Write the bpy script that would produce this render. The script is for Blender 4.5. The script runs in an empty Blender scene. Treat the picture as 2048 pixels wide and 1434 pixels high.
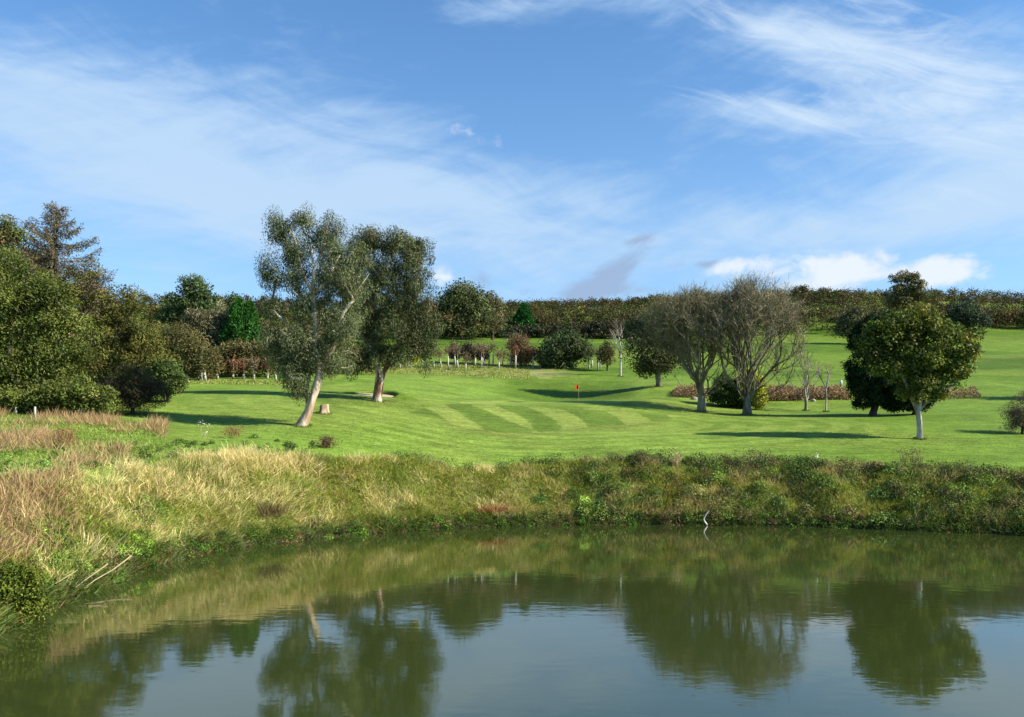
import bpy, math
import numpy as np
R = math.radians
F = 1592.9; CH = 4.0; YH = 885.0
rng = np.random.default_rng(7)
scene = bpy.context.scene
col = scene.collection

def P(px, py, d):
    return np.array([(px-1024)/F*d, d, CH-(py-YH)*d/F])

# ------------------------------------------------------------ tagging
def tag(o, label=None, cat=None, group=None, kind=None):
    if label: o['label'] = label
    if cat: o['category'] = cat
    if group: o['group'] = group
    if kind: o['kind'] = kind
    return o
def empty(name, loc):
    o = bpy.data.objects.new(name, None); col.objects.link(o)
    o.location = tuple(float(v) for v in loc); o.empty_display_size = .3
    return o
def mesh_obj(name, V, Fc, mat, parent=None, colors=None, smooth=False):
    """V world coordinates (n,3); Fc list of face index arrays of shape (m,k)"""
    V = np.asarray(V, dtype=np.float64)
    if parent is not None: V = V - np.array(parent.location)
    me = bpy.data.meshes.new(name)
    if not isinstance(Fc, list): Fc = [Fc]
    Fc = [np.asarray(f, dtype=np.int32) for f in Fc if len(f)]
    loops = np.concatenate([f.ravel() for f in Fc])
    tot = np.concatenate([np.full(len(f), f.shape[1], np.int32) for f in Fc])
    st = np.concatenate([[0], np.cumsum(tot)[:-1]]).astype(np.int32)
    me.vertices.add(len(V)); me.vertices.foreach_set('co', V.astype(np.float32).ravel())
    me.loops.add(len(loops)); me.loops.foreach_set('vertex_index', loops)
    me.polygons.add(len(tot)); me.polygons.foreach_set('loop_start', st); me.polygons.foreach_set('loop_total', tot)
    if smooth: me.polygons.foreach_set('use_smooth', np.ones(len(tot), bool))
    me.update(calc_edges=True)
    if colors is not None:
        a = me.color_attributes.new('Col', 'FLOAT_COLOR', 'POINT')
        c = np.ones((len(V), 4), np.float32); c[:, :3] = colors
        a.data.foreach_set('color', c.ravel())
    me.materials.append(mat)
    o = bpy.data.objects.new(name, me); col.objects.link(o)
    if parent is not None: o.parent = parent
    return o

# ------------------------------------------------------------ noise
def vn(x, y, s=0):
    x = np.asarray(x, float); y = np.asarray(y, float)
    xi = np.floor(x); yi = np.floor(y); fx = x-xi; fy = y-yi
    fx = fx*fx*(3-2*fx); fy = fy*fy*(3-2*fy)
    def h(a, b):
        v = np.sin(a*127.1+b*311.7+s*74.7)*43758.5453
        return v-np.floor(v)
    return (h(xi, yi)*(1-fx)+h(xi+1, yi)*fx)*(1-fy)+(h(xi, yi+1)*(1-fx)+h(xi+1, yi+1)*fx)*fy
def fbm(x, y, s=0, n=3):
    v = 0; a = .5; t = 0
    for i in range(n):
        v = v+a*vn(x*2**i, y*2**i, s+i*13); t += a; a *= .5
    return v/t
def sstep(a, b, x):
    t = np.clip((x-a)/(b-a), 0, 1); return t*t*(3-2*t)
def mixc(a, b, t):
    return np.asarray(a)*(1-t[..., None])+np.asarray(b)*t[..., None]

# ------------------------------------------------------------ terrain
SH = [(0,1262),(100,1215),(200,1172),(300,1134),(400,1108),(500,1092),(700,1070),(900,1057),(1100,1050),(1300,1049),(1500,1051),(1700,1056),(1900,1064),(2048,1071)]
shore = []
for px, py in SH:
    d = F*CH/(py-YH); shore.append(((px-1024)/F*d, d))
shore += [(26,31.5),(29.5,26),(31,16),(29,5),(20,-1.5),(8,-3),(0,-2.8),(-6,-1),(-9.6,4.5),(-10.7,11)]
shore = np.array(shore)
def sdist(X, Y):
    """signed distance to the shoreline, positive on land"""
    X = np.asarray(X, float); Y = np.asarray(Y, float)
    best = np.full(X.shape, 1e9); ins = np.zeros(X.shape, bool)
    n = len(shore)
    for i in range(n):
        a = shore[i]; b = shore[(i+1) % n]; e = b-a
        t = np.clip(((X-a[0])*e[0]+(Y-a[1])*e[1])/(e@e), 0, 1)
        best = np.minimum(best, np.hypot(X-a[0]-t*e[0], Y-a[1]-t*e[1]))
        c = (a[1] > Y) != (b[1] > Y)
        xx = a[0]+(Y-a[1])*(e[0])/(e[1] if abs(e[1]) > 1e-9 else 1e-9)
        ins ^= c & (X < xx)
    return np.where(ins, -best, best)
CP = [(-400,26,965),(0,26,965),(150,28,955),(150,33,925),(0,36,893),(-400,36,893),(0,46,835),(-400,46,840),(250,34,922),(250,42,868),(300,46,850),
(400,36,912),(400,42,878),(400,47.5,852),(400,60,800),(400,75,772),(600,41,897),(605,47.2,853),(755,43,908),(755,52,842),(755,62,806),(600,75,772),(755,85,762),(700,110,744),
(960,43,936),(960,50,884),(960,60,840),(960,68,812),(960,76,802),(960,90,784),(960,102,762),(960,118,742),
(1157,43,938),(1157,50,889),(1157,66,828),(1157,76,804),(1157,88,811),(1157,98,790),(1157,115,748),
(1300,42.5,938),(1300,52,875),(1300,64,843),(1300,74,818),(1300,83,797),(1318,95,772),
(1403,75,825),(1494,42.5,938),(1494,50,888),(1494,73,830),(1494,85,806),(1494,110,760),
(1612,80,820),(1650,95,779),(1650,120,740),(1650,160,695),(1650,190,676),
(1840,41,942),(1840,52,880),(1840,65,838),(1840,80,812),(1840,110,760),(1840,150,715),(1840,190,671),
(2048,38,962),(2048,46,906),(2048,55,870),(2048,75,820),(2048,110,760),(2048,150,712),(2048,200,668),
(2500,36,972),(2500,55,870),(2500,110,755),(2500,200,665),
(1200,150,702),(1200,200,676),(950,150,700),(950,180,682),(950,205,668),(750,150,695),(750,200,668),(400,100,738),(400,120,710),(400,200,655),(0,75,775),(0,120,720),(0,200,655),(-400,75,775),(-400,200,655),
(-400,300,625),(0,300,625),(400,300,622),(750,300,628),(1000,300,629),(1200,300,626),(1450,300,618),(1700,300,608),(1850,300,609),(2048,300,618),(2500,300,622)]
cu = np.array([[c[0]/350, math.log(c[1])*5] for c in CP]); cz = np.array([CH-(c[2]-YH)*c[1]/F for c in CP])
extra = [(p, dd, zz) for p in (-400, 400, 1000, 1700, 2500) for dd, zz in ((420, 46), (700, 40))]
cu = np.vstack([cu, [[e[0]/350, math.log(e[1])*5] for e in extra]]); cz = np.concatenate([cz, [e[2] for e in extra]])
def tps(r): return np.where(r > 1e-9, r*r*np.log(r+1e-12), 0)
n = len(cu); K = tps(np.linalg.norm(cu[:, None]-cu[None], axis=2))+np.eye(n)*.02
Pm = np.hstack([np.ones((n, 1)), cu]); A = np.zeros((n+3, n+3)); A[:n, :n] = K; A[:n, n:] = Pm; A[n:, :n] = Pm.T
W = np.linalg.solve(A, np.concatenate([cz, np.zeros(3)]))
def outer(X, Y):
    Yc = np.clip(Y, 20, 700); u = np.clip(1024+F*X/Yc, -450, 2550)/350; v = np.log(Yc)*5
    out = W[n]+W[n+1]*u+W[n+2]*v
    for i in range(n): out = out+W[i]*tps(np.hypot(u-cu[i, 0], v-cu[i, 1]))
    t = sstep(12, 24, Y)
    return out*t+2.4*(1-t)
def gz(X, Y):
    X = np.asarray(X, float); Y = np.asarray(Y, float)
    s = sdist(X, Y); O = outer(X, Y)
    t = np.clip(s/4.2, 0, 1); b = 1-(1-t)**1.7
    z = O*b
    rough = np.clip(s/1.5, 0, 1)*(1-sstep(4.5, 7.5, s))
    z = z+rough*(fbm(X*.7, Y*.7, 3)-.5)*.7
    z = z+sstep(45, 60, Y)*((fbm(X*.09, Y*.09, 9)-.5)*.45+(fbm(X*.03, Y*.05, 19)-.5)*.5*sstep(60, 90, Y))
    return np.where(s < 0, np.maximum(-1.6, s*.8)-.04, z+.05)
def g1(X, Y): return float(gz(np.array([X]), np.array([Y]))[0])
def ground_at(px, d):
    X = (px-1024)/F*d; return np.array([X, d, g1(X, d)])
def proj(X, Y, Z):
    return 1024+F*X/Y, YH-(Z-CH)*F/Y

# ------------------------------------------------------------ materials
def new_mat(name):
    m = bpy.data.materials.new(name); m.use_nodes = True
    nt = m.node_tree; nt.nodes.clear()
    return m, nt
def N(nt, t, **kw):
    nd = nt.nodes.new(t)
    for k, v in kw.items():
        if k.startswith('i_'):
            nd.inputs[k[2:].replace('_', ' ')].default_value = v
        else: setattr(nd, k, v)
    return nd
def foliage_mat(name, trans=.22, rough=.55, spec=.3):
    m, nt = new_mat(name); L = nt.links.new
    out = N(nt, 'ShaderNodeOutputMaterial'); at = N(nt, 'ShaderNodeAttribute', attribute_name='Col')
    pb = N(nt, 'ShaderNodeBsdfPrincipled'); pb.inputs['Roughness'].default_value = rough
    pb.inputs['Specular IOR Level'].default_value = spec
    tr = N(nt, 'ShaderNodeBsdfTranslucent'); mx = N(nt, 'ShaderNodeMixShader'); mx.inputs[0].default_value = trans
    hs = N(nt, 'ShaderNodeHueSaturation'); hs.inputs['Saturation'].default_value = 1.15; hs.inputs['Value'].default_value = 1.1
    L(at.outputs['Color'], pb.inputs['Base Color']); L(at.outputs['Color'], hs.inputs['Color']); L(hs.outputs[0], tr.inputs['Color'])
    L(pb.outputs[0], mx.inputs[1]); L(tr.outputs[0], mx.inputs[2]); L(mx.outputs[0], out.inputs[0])
    return m
def bark_mat(name, c1, c2, c3, scale=3.0, lo=.35, hi=.65, stretch=(1, 1, .3)):
    m, nt = new_mat(name); L = nt.links.new
    out = N(nt, 'ShaderNodeOutputMaterial'); pb = N(nt, 'ShaderNodeBsdfPrincipled'); pb.inputs['Roughness'].default_value = .85
    pb.inputs['Specular IOR Level'].default_value = .2
    ge = N(nt, 'ShaderNodeNewGeometry'); mp = N(nt, 'ShaderNodeMapping'); mp.inputs['Scale'].default_value = stretch
    n1 = N(nt, 'ShaderNodeTexNoise'); n1.inputs['Scale'].default_value = scale; n1.inputs['Detail'].default_value = 6
    n2 = N(nt, 'ShaderNodeTexNoise'); n2.inputs['Scale'].default_value = scale*5; n2.inputs['Detail'].default_value = 5
    cr = N(nt, 'ShaderNodeValToRGB'); e = cr.color_ramp.elements
    e[0].position = lo; e[0].color = (*c1, 1); e[1].position = hi; e[1].color = (*c3, 1)
    k = e.new((lo+hi)/2); k.color = (*c2, 1)
    mu = N(nt, 'ShaderNodeMixRGB', blend_type='MULTIPLY'); mu.inputs[0].default_value = .6
    bm = N(nt, 'ShaderNodeBump'); bm.inputs['Strength'].default_value = .8; bm.inputs['Distance'].default_value = .04
    L(ge.outputs['Position'], mp.inputs[0]); L(mp.outputs[0], n1.inputs[0]); L(mp.outputs[0], n2.inputs[0])
    L(n1.outputs[0], cr.inputs[0]); L(cr.outputs[0], mu.inputs[1]); L(n2.outputs[0], mu.inputs[2])
    L(mu.outputs[0], pb.inputs['Base Color']); L(n2.outputs[0], bm.inputs['Height']); L(bm.outputs[0], pb.inputs['Normal'])
    L(pb.outputs[0], out.inputs[0])
    return m
def plain_mat(name, c, rough=.7, var=.25, scale=8.0):
    return bark_mat(name, tuple(v*(1-var) for v in c), c, tuple(min(1, v*(1+var)) for v in c), scale, .3, .7, (1, 1, 1))
M_leaf = foliage_mat('leaf', .22, .6, .14)
M_needle = foliage_mat('needle', .12, .65, .15)
M_grass = foliage_mat('grass_blade', .3, .6, .2)
M_gum = foliage_mat('gum_leaf', .18, .55, .22)
B_gum = bark_mat('gum_bark', (.42,.26,.16), (.70,.56,.43), (.88,.80,.70), 1.6, .38, .6)
B_gumbr = bark_mat('peeling_brown_bark', (.13,.07,.04), (.36,.22,.14), (.74,.62,.50), 2.2, .40, .58)
B_grey = bark_mat('grey_bark', (.075,.062,.04), (.15,.13,.09), (.36,.33,.27), 1.5)
B_pale = bark_mat('pale_bark', (.26,.24,.2), (.46,.43,.38), (.62,.6,.54), 2.5)
B_dark = bark_mat('dark_bark', (.04,.03,.022), (.08,.06,.045), (.13,.10,.08), 3)
B_olive = bark_mat('lichen_twig_bark', (.13,.11,.07), (.25,.215,.14), (.42,.37,.27), 1.2)

# ground
def ground_mat():
    m, nt = new_mat('turf'); L = nt.links.new
    out = N(nt, 'ShaderNodeOutputMaterial'); pb = N(nt, 'ShaderNodeBsdfPrincipled'); pb.inputs['Roughness'].default_value = .9
    pb.inputs['Specular IOR Level'].default_value = .1
    at = N(nt, 'ShaderNodeAttribute', attribute_name='Col'); ge = N(nt, 'ShaderNodeNewGeometry')
    facs = []
    for sc, lo, hi, det in ((.35, .86, 1.2, 4), (2.2, .8, 1.24, 6), (9, .62, 1.42, 4)):
        nz = N(nt, 'ShaderNodeTexNoise'); nz.inputs['Scale'].default_value = sc; nz.inputs['Detail'].default_value = det
        mr = N(nt, 'ShaderNodeMapRange'); mr.inputs['From Min'].default_value = .3; mr.inputs['From Max'].default_value = .7
        mr.inputs['To Min'].default_value = lo; mr.inputs['To Max'].default_value = hi
        L(ge.outputs['Position'], nz.inputs[0]); L(nz.outputs[0], mr.inputs[0]); facs.append((nz, mr))
    mp = N(nt, 'ShaderNodeMapping'); mp.inputs['Scale'].default_value = (.35, 2.2, 1); ns = N(nt, 'ShaderNodeTexNoise'); ns.inputs['Scale'].default_value = 1.; ns.inputs['Detail'].default_value = 5
    ms = N(nt, 'ShaderNodeMapRange'); ms.inputs['From Min'].default_value = .3; ms.inputs['From Max'].default_value = .7; ms.inputs['To Min'].default_value = .8; ms.inputs['To Max'].default_value = 1.2
    L(ge.outputs['Position'], mp.inputs[0]); L(mp.outputs[0], ns.inputs[0]); L(ns.outputs[0], ms.inputs[0]); m0 = N(nt, 'ShaderNodeMath', operation='MULTIPLY')
    L(facs[0][1].outputs[0], m0.inputs[0]); L(ms.outputs[0], m0.inputs[1])
    m1 = N(nt, 'ShaderNodeMath', operation='MULTIPLY'); m2 = N(nt, 'ShaderNodeMath', operation='MULTIPLY')
    L(m0.outputs[0], m1.inputs[0]); L(facs[1][1].outputs[0], m1.inputs[1])
    L(m1.outputs[0], m2.inputs[0]); L(facs[2][1].outputs[0], m2.inputs[1])
    vm = N(nt, 'ShaderNodeVectorMath', operation='SCALE'); L(at.outputs['Color'], vm.inputs[0]); L(m2.outputs[0], vm.inputs['Scale'])
    bm = N(nt, 'ShaderNodeBump'); bm.inputs['Strength'].default_value = .5; bm.inputs['Distance'].default_value = .05
    L(facs[2][0].outputs[0], bm.inputs['Height']); L(bm.outputs[0], pb.inputs['Normal'])
    L(vm.outputs[0], pb.inputs['Base Color']); L(pb.outputs[0], out.inputs[0])
    return m

def steps(segs):
    o = []
    for a, b, st in segs:
        k = max(1, int(round((b-a)/st))); o += list(np.linspace(a, b, k, endpoint=False))
    return o
def grow_steps(a, b, st, g):
    o = []; x = a
    while x < b: o.append(x); x += st; st *= g
    o.append(b); return o
xs_r = grow_steps(26, 2600, .3, 1.045); xs_l = [-v for v in xs_r][::-1]
XS = np.array(xs_l+steps([(-26, 26, .24)])[1:]+xs_r)
YS = np.array([-300, -150, -80, -50]+steps([(-35, 14, 1.2), (14, 66, .24)])+grow_steps(66, 3200, .3, 1.018))
GX, GY = np.meshgrid(XS, YS)
GZ = gz(GX, GY)
far = np.hypot(GX, GY) > 700
GZ = np.where(GY > 800, 40-(GY-800)*.01, GZ)
PX = 1024+F*GX/np.maximum(GY, 1); PY = YH-(GZ-CH)*F/np.maximum(GY, 1)
S = sdist(GX, GY)
lawn = np.array([.120, .192, .026]); lawn_y = np.array([.165, .216, .038]); lawn_d = np.array([.062, .112, .010])
C = np.zeros(GX.shape+(3,)); C[:] = lawn
nz1 = fbm(GX*.12, GY*.12, 21); C = mixc(C, lawn_y, sstep(.45, .75, nz1)*.55); C = mixc(C, lawn_d, sstep(.5, .8, fbm(GX*.2, GY*.13, 35))*.55)
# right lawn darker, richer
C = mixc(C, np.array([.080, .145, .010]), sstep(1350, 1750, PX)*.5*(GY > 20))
# hill fields
hill = sstep(100, 125, GY)
C = mixc(C, np.array([.100, .160, .016]), hill*.9)
C = mixc(C, np.array([.052, .108, .007]), hill*sstep(.46, .54, vn(GY*.075+GX*.012, GX*.006, 5))*.75)
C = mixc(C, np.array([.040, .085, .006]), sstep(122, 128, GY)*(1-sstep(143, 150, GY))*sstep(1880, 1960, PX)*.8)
C = mixc(C, np.array([.15, .16, .035]), hill*sstep(.55, .75, fbm(GX*.05, GY*.12, 77))*.4)
# concentric mowing rings
rr = np.hypot((GX-2)/1.5, (GY-63)/1.0)
ring = (np.sin(rr*2*math.pi/1.7+fbm(GX*.2, GY*.2, 4)*2) > 0)*1.0
rm = sstep(7, 9, rr)*(1-sstep(15, 21, rr))
C = mixc(C, lawn_y*1.05, ring*rm*.45); C = mixc(C, lawn_d, (1-ring)*rm*.13)
# green with mowing stripes
def zx(v): return 640+v/2.695
def zy(v): return 720+v/2.695
topb = [zx(v) for v in (540, 680, 820, 940, 1090, 1240, 1450, 1600, 1740, 1900)]
v = np.clip((PY-811)/50, -.4, 1.3)
base_sh = 78*(1-(1-np.clip(v, 0, 1))**2)-10*np.clip(-v, 0, 1)
stripe = np.zeros(GX.shape); idx = np.zeros(GX.shape)
for i, b in enumerate(topb):
    sh = base_sh*(1.0 if i > 1 else (.8 if i == 0 else .7))
    if i == 2: sh = sh+55*np.clip(v-.35, 0, 1)**2*2.0
    if i == 1: sh = sh+30*np.clip(v-.5, 0, 1)*1.5
    idx += (PX > b+sh)
dark = ((idx % 2) == 0)*1.0
tx = np.array([zx(v) for v in (470, 600, 680, 940, 1120, 1450, 1740, 1960)])
tt = np.interp(PX, tx, [zy(v) for v in (285, 250, 238, 240, 252, 272, 285, 300)])
bb = np.interp(PX, [zx(v) for v in (470, 600, 670, 760, 1000, 1190, 1350, 1520, 1670, 1800, 1960)], [zy(v) for v in (286, 300, 325, 362, 394, 390, 375, 356, 350, 330, 302)])
ing = sstep(-1.5, 1.5, PY-tt)*(1-sstep(-1.5, 1.5, PY-bb))*(GY > 40)*(GY < 86)*.85
stc = mixc(np.zeros(GX.shape+(3,))+np.array([.170, .215, .042]), np.array([.076, .125, .015]), dark)
C = C*(1-ing[..., None])+stc*ing[..., None]
collar = (np.exp(-((PY-bb-3)/4)**2))*(PX > 880)*(PX < 1340)*(GY > 40)*(GY < 80)
C = mixc(C, np.array([.12, .14, .03]), collar*.6)
# light caught by the raised green's crest, painted as pale band; darker hollow behind
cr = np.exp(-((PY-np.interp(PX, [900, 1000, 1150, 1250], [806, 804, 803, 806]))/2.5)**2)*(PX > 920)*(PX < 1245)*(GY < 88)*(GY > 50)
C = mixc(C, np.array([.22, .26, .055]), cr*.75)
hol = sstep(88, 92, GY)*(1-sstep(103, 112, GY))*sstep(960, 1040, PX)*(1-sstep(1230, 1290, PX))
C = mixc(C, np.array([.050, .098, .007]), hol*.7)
# rough strip before the young trees
rs = sstep(106, 112, GY)*(1-sstep(122, 128, GY))*sstep(640, 700, PX)*(1-sstep(1080, 1180, PX))
C = mixc(C, np.array([.26, .25, .10]), rs*sstep(.4, .6, fbm(GX*.5, GY*.3, 8))*.7)
# bank soil and matted grass
bk = (1-sstep(4.4, 5.6, S+fbm(GX*.5, GY*.5, 44)*1.6-.8))*1.0
C = mixc(C, np.array([.12, .14, .04]), bk)
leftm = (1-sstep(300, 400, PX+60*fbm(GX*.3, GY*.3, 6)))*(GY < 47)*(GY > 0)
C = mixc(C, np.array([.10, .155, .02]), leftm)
patch = np.exp(-(((PX-150)/120)**2+((PY-950)/22)**2)**2)*(GY > 15)
C = mixc(C, np.array([.22, .28, .06]), patch)
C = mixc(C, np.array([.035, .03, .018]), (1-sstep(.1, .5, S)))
ny, nx = GX.shape
I = np.arange(ny*nx).reshape(ny, nx)
FF = np.stack([I[:-1, :-1], I[:-1, 1:], I[1:, 1:], I[1:, :-1]], -1).reshape(-1, 4)
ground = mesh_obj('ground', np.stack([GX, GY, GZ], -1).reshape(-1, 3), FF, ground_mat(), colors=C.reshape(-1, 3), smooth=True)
tag(ground, 'rolling mown golf course turf with striped green', None, None, 'structure')

# water
def water_mat():
    m, nt = new_mat('pond_water'); L = nt.links.new
    out = N(nt, 'ShaderNodeOutputMaterial'); pb = N(nt, 'ShaderNodeBsdfPrincipled')
    pb.inputs['Base Color'].default_value = (.030, .042, .010, 1); pb.inputs['Roughness'].default_value = .04; pb.inputs['IOR'].default_value = 1.78
    ge = N(nt, 'ShaderNodeNewGeometry')
    mp = N(nt, 'ShaderNodeMapping'); mp.inputs['Scale'].default_value = (.55, 1, 1)
    n1 = N(nt, 'ShaderNodeTexNoise'); n1.inputs['Scale'].default_value = 3.2; n1.inputs['Detail'].default_value = 3
    n2 = N(nt, 'ShaderNodeTexNoise'); n2.inputs['Scale'].default_value = .35; n2.inputs['Detail'].default_value = 2
    mr = N(nt, 'ShaderNodeMapRange'); mr.inputs['From Min'].default_value = .35; mr.inputs['From Max'].default_value = .7; mr.inputs['To Min'].default_value = .25; mr.inputs['To Max'].default_value = 1.
    mu = N(nt, 'ShaderNodeMath', operation='MULTIPLY')
    bm = N(nt, 'ShaderNodeBump'); bm.inputs['Strength'].default_value = 1; bm.inputs['Distance'].default_value = .0035
    L(ge.outputs['Position'], mp.inputs[0]); L(mp.outputs[0], n1.inputs[0]); L(ge.outputs['Position'], n2.inputs[0])
    L(n2.outputs[0], mr.inputs[0]); L(n1.outputs[0], mu.inputs[0]); L(mr.outputs[0], mu.inputs[1])
    L(mu.outputs[0], bm.inputs['Height']); L(bm.outputs[0], pb.inputs['Normal']); L(pb.outputs[0], out.inputs[0])
    return m
wv = np.array([(-14, -6, 0), (34, -6, 0), (34, 42, 0), (-14, 42, 0)], float)
water = tag(mesh_obj('water', wv, np.array([[0, 1, 2, 3]]), water_mat()), 'still murky green pond reflecting trees and sky', None, None, 'structure')
# ------------------------------------------------------------ generators
def unit(v): return v/np.maximum(np.linalg.norm(v, axis=-1, keepdims=True), 1e-9)
def rdir(n): return unit(rng.normal(size=(n, 3)))
def diamonds(base, axis, length, width, bend=0.0, nrm=None):
    """one bent four-cornered leaf or blade per row"""
    n = len(base); length = np.broadcast_to(length, n)[:, None]; width = np.broadcast_to(width, n)[:, None]
    axis = unit(axis); side = unit(np.cross(axis, rdir(n) if nrm is None else nrm)); nor = np.cross(side, axis)
    tip = base+axis*length; mid = base+axis*length*.5+nor*length*bend
    V = np.stack([base, mid-side*width*.5, tip, mid+side*width*.5], 1).reshape(-1, 3)
    return V, np.arange(4*n).reshape(n, 4)
class Acc:
    def __init__(s): s.V = []; s.F = []; s.C = []; s.n = 0
    def add(s, V, Fc, c):
        s.V.append(V); s.F.append(Fc+s.n); s.n += len(V)
        c = np.asarray(c, float)
        if c.ndim == 1: c = np.broadcast_to(c, (len(V), 3))
        elif len(c) != len(V): c = np.repeat(c, len(V)//len(c), axis=0)
        s.C.append(c)
    def build(s, name, mat, parent=None, smooth=False):
        return mesh_obj(name, np.concatenate(s.V), np.concatenate(s.F), mat, parent, np.concatenate(s.C), smooth)
FB = 1.22
def pal(palette, n, var=.18):
    w = np.array([p[1] for p in palette], float); cs = np.array([p[0] for p in palette])
    k = rng.choice(len(palette), n, p=w/w.sum())
    return FB*cs[k]*(1+rng.normal(size=(n, 1))*var).clip(.45, 1.7)

class Skel:
    def __init__(s, pts):
        s.p = [np.array(q, float) for q in pts]; s.par = [-1]+list(range(len(pts)-1)); s.nt = len(pts)
    def add(s, q, par): s.p.append(np.array(q, float)); s.par.append(par); return len(s.p)-1
    def radii(s, rt, r0, expo=.5, tr=None):
        n = len(s.p); w = np.zeros(n); kids = [0]*n
        for i in range(n):
            if s.par[i] >= 0: kids[s.par[i]] += 1
        for i in range(n-1, -1, -1):
            if kids[i] == 0: w[i] += 1
            if s.par[i] >= 0: w[s.par[i]] += w[i]
        w = np.maximum(w, 1); r = rt*w**expo; top = r[0]
        big = r*(r0/top) if r0 else r
        k = np.clip(w/w[0]*6, 0, 1)
        r = np.maximum(r*(1-k)+big*k, rt) if r0 else r
        if r0: r = np.minimum(r, r0)
        s.w = w; s.r = r; return r
    def mesh(s, sides=6, flare=1.45):
        n = len(s.p); ch = [[] for _ in range(n)]
        for i in range(1, n): ch[s.par[i]].append(i)
        V = []; Fq = []; cnt = 0
        st = [(0, None)]
        while st:
            a, par = st.pop()
            pts = []; rr = []
            if par is not None: pts.append(s.p[par]); rr.append(min(s.r[a]*1.15, s.r[par]))
            i = a
            while True:
                pts.append(s.p[i]); rr.append(s.r[i])
                if not ch[i]: break
                c = sorted(ch[i], key=lambda k: -s.w[k])
                for k in c[1:]: st.append((k, i))
                i = c[0]
            if len(pts) < 2: continue
            if par is None:
                rr[0] *= flare
            pts = np.array(pts); rr = np.array(rr); rr[-1] *= .5
            k = sides if rr.max() > .05 else (4 if rr.max() > .025 else 3)
            if rr.max() > .12: k = max(10, sides)
            t = np.gradient(pts, axis=0); t = unit(t)
            u = np.cross(t[0], [0.3, 1, .1]); u = u/np.linalg.norm(u)
            ang = np.arange(k)/k*2*math.pi; ca = np.cos(ang)[:, None]; sa = np.sin(ang)[:, None]
            for j in range(len(pts)):
                u = u-t[j]*(u@t[j]); u = u/max(np.linalg.norm(u), 1e-9); w_ = np.cross(t[j], u)
                lump = 1.0 if rr[j] < .12 else 1+.10*np.sin(3*ang+j*.7)[:, None]+.05*np.sin(5*ang-j)[:, None]
                V.append(pts[j]+(ca*u+sa*w_)*rr[j]*lump)
            for j in range(len(pts)-1):
                b = cnt+j*k; m = np.arange(k); m2 = (m+1) % k
                Fq.append(np.stack([b+m, b+m2, b+k+m2, b+k+m], 1))
            cnt += k*len(pts)
        return np.concatenate(V), np.concatenate(Fq)

def attach(sk, targets, step=.7, wob=.12, start=0, up=.35):
    root = sk.p[start if start < len(sk.p) else -1]
    order = np.argsort(np.linalg.norm(targets-root, axis=1))
    cap = len(sk.p)+len(targets)*14
    A_ = np.zeros((cap, 3)); m = len(sk.p); A_[:m] = sk.p
    for o in order:
        t = targets[o]
        D = A_[start:m]; dv = t-D; dist = np.linalg.norm(dv, axis=1)
        cost = dist+up*np.maximum(0, D[:, 2]-t[2]+.25*dist)*1.6
        i = start+int(np.argmin(cost)); p0 = A_[i]; L = np.linalg.norm(t-p0)
        k = max(1, min(12, int(L/step))); cur = i
        bow = rng.normal(size=3)*L*.06+np.array([0, 0, -.08*L])
        for q in range(1, k+1):
            f = q/k; pt = p0+(t-p0)*f+bow*4*f*(1-f)+(rng.normal(size=3)*wob*step if q < k else 0)
            cur = sk.add(pt, cur); A_[m] = pt; m += 1
            if m >= cap-14: A_ = np.vstack([A_, np.zeros((4000, 3))]); cap += 4000
    return sk

def ell_points(c, r, n, inner=2.2, zmin=-1.):
    out = np.zeros((0, 3))
    while len(out) < n:
        q = rdir(n)*rng.random((n, 1))**(1/inner)
        q = q[q[:, 2] > zmin]; out = np.vstack([out, q])
    return c+out[:n]*r

def lobes_world(lobes, d):
    out = []
    for l in lobes:
        dd = l[4] if len(l) > 4 else 0.
        dp = l[5] if len(l) > 5 else None
        c = P(l[0], l[1], d+dd); rx = l[2]/F*d; rz = l[3]/F*d
        out.append((c, np.array([rx, dp if dp else (rx*.55+rz*.3), rz])))
    return out

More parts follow.
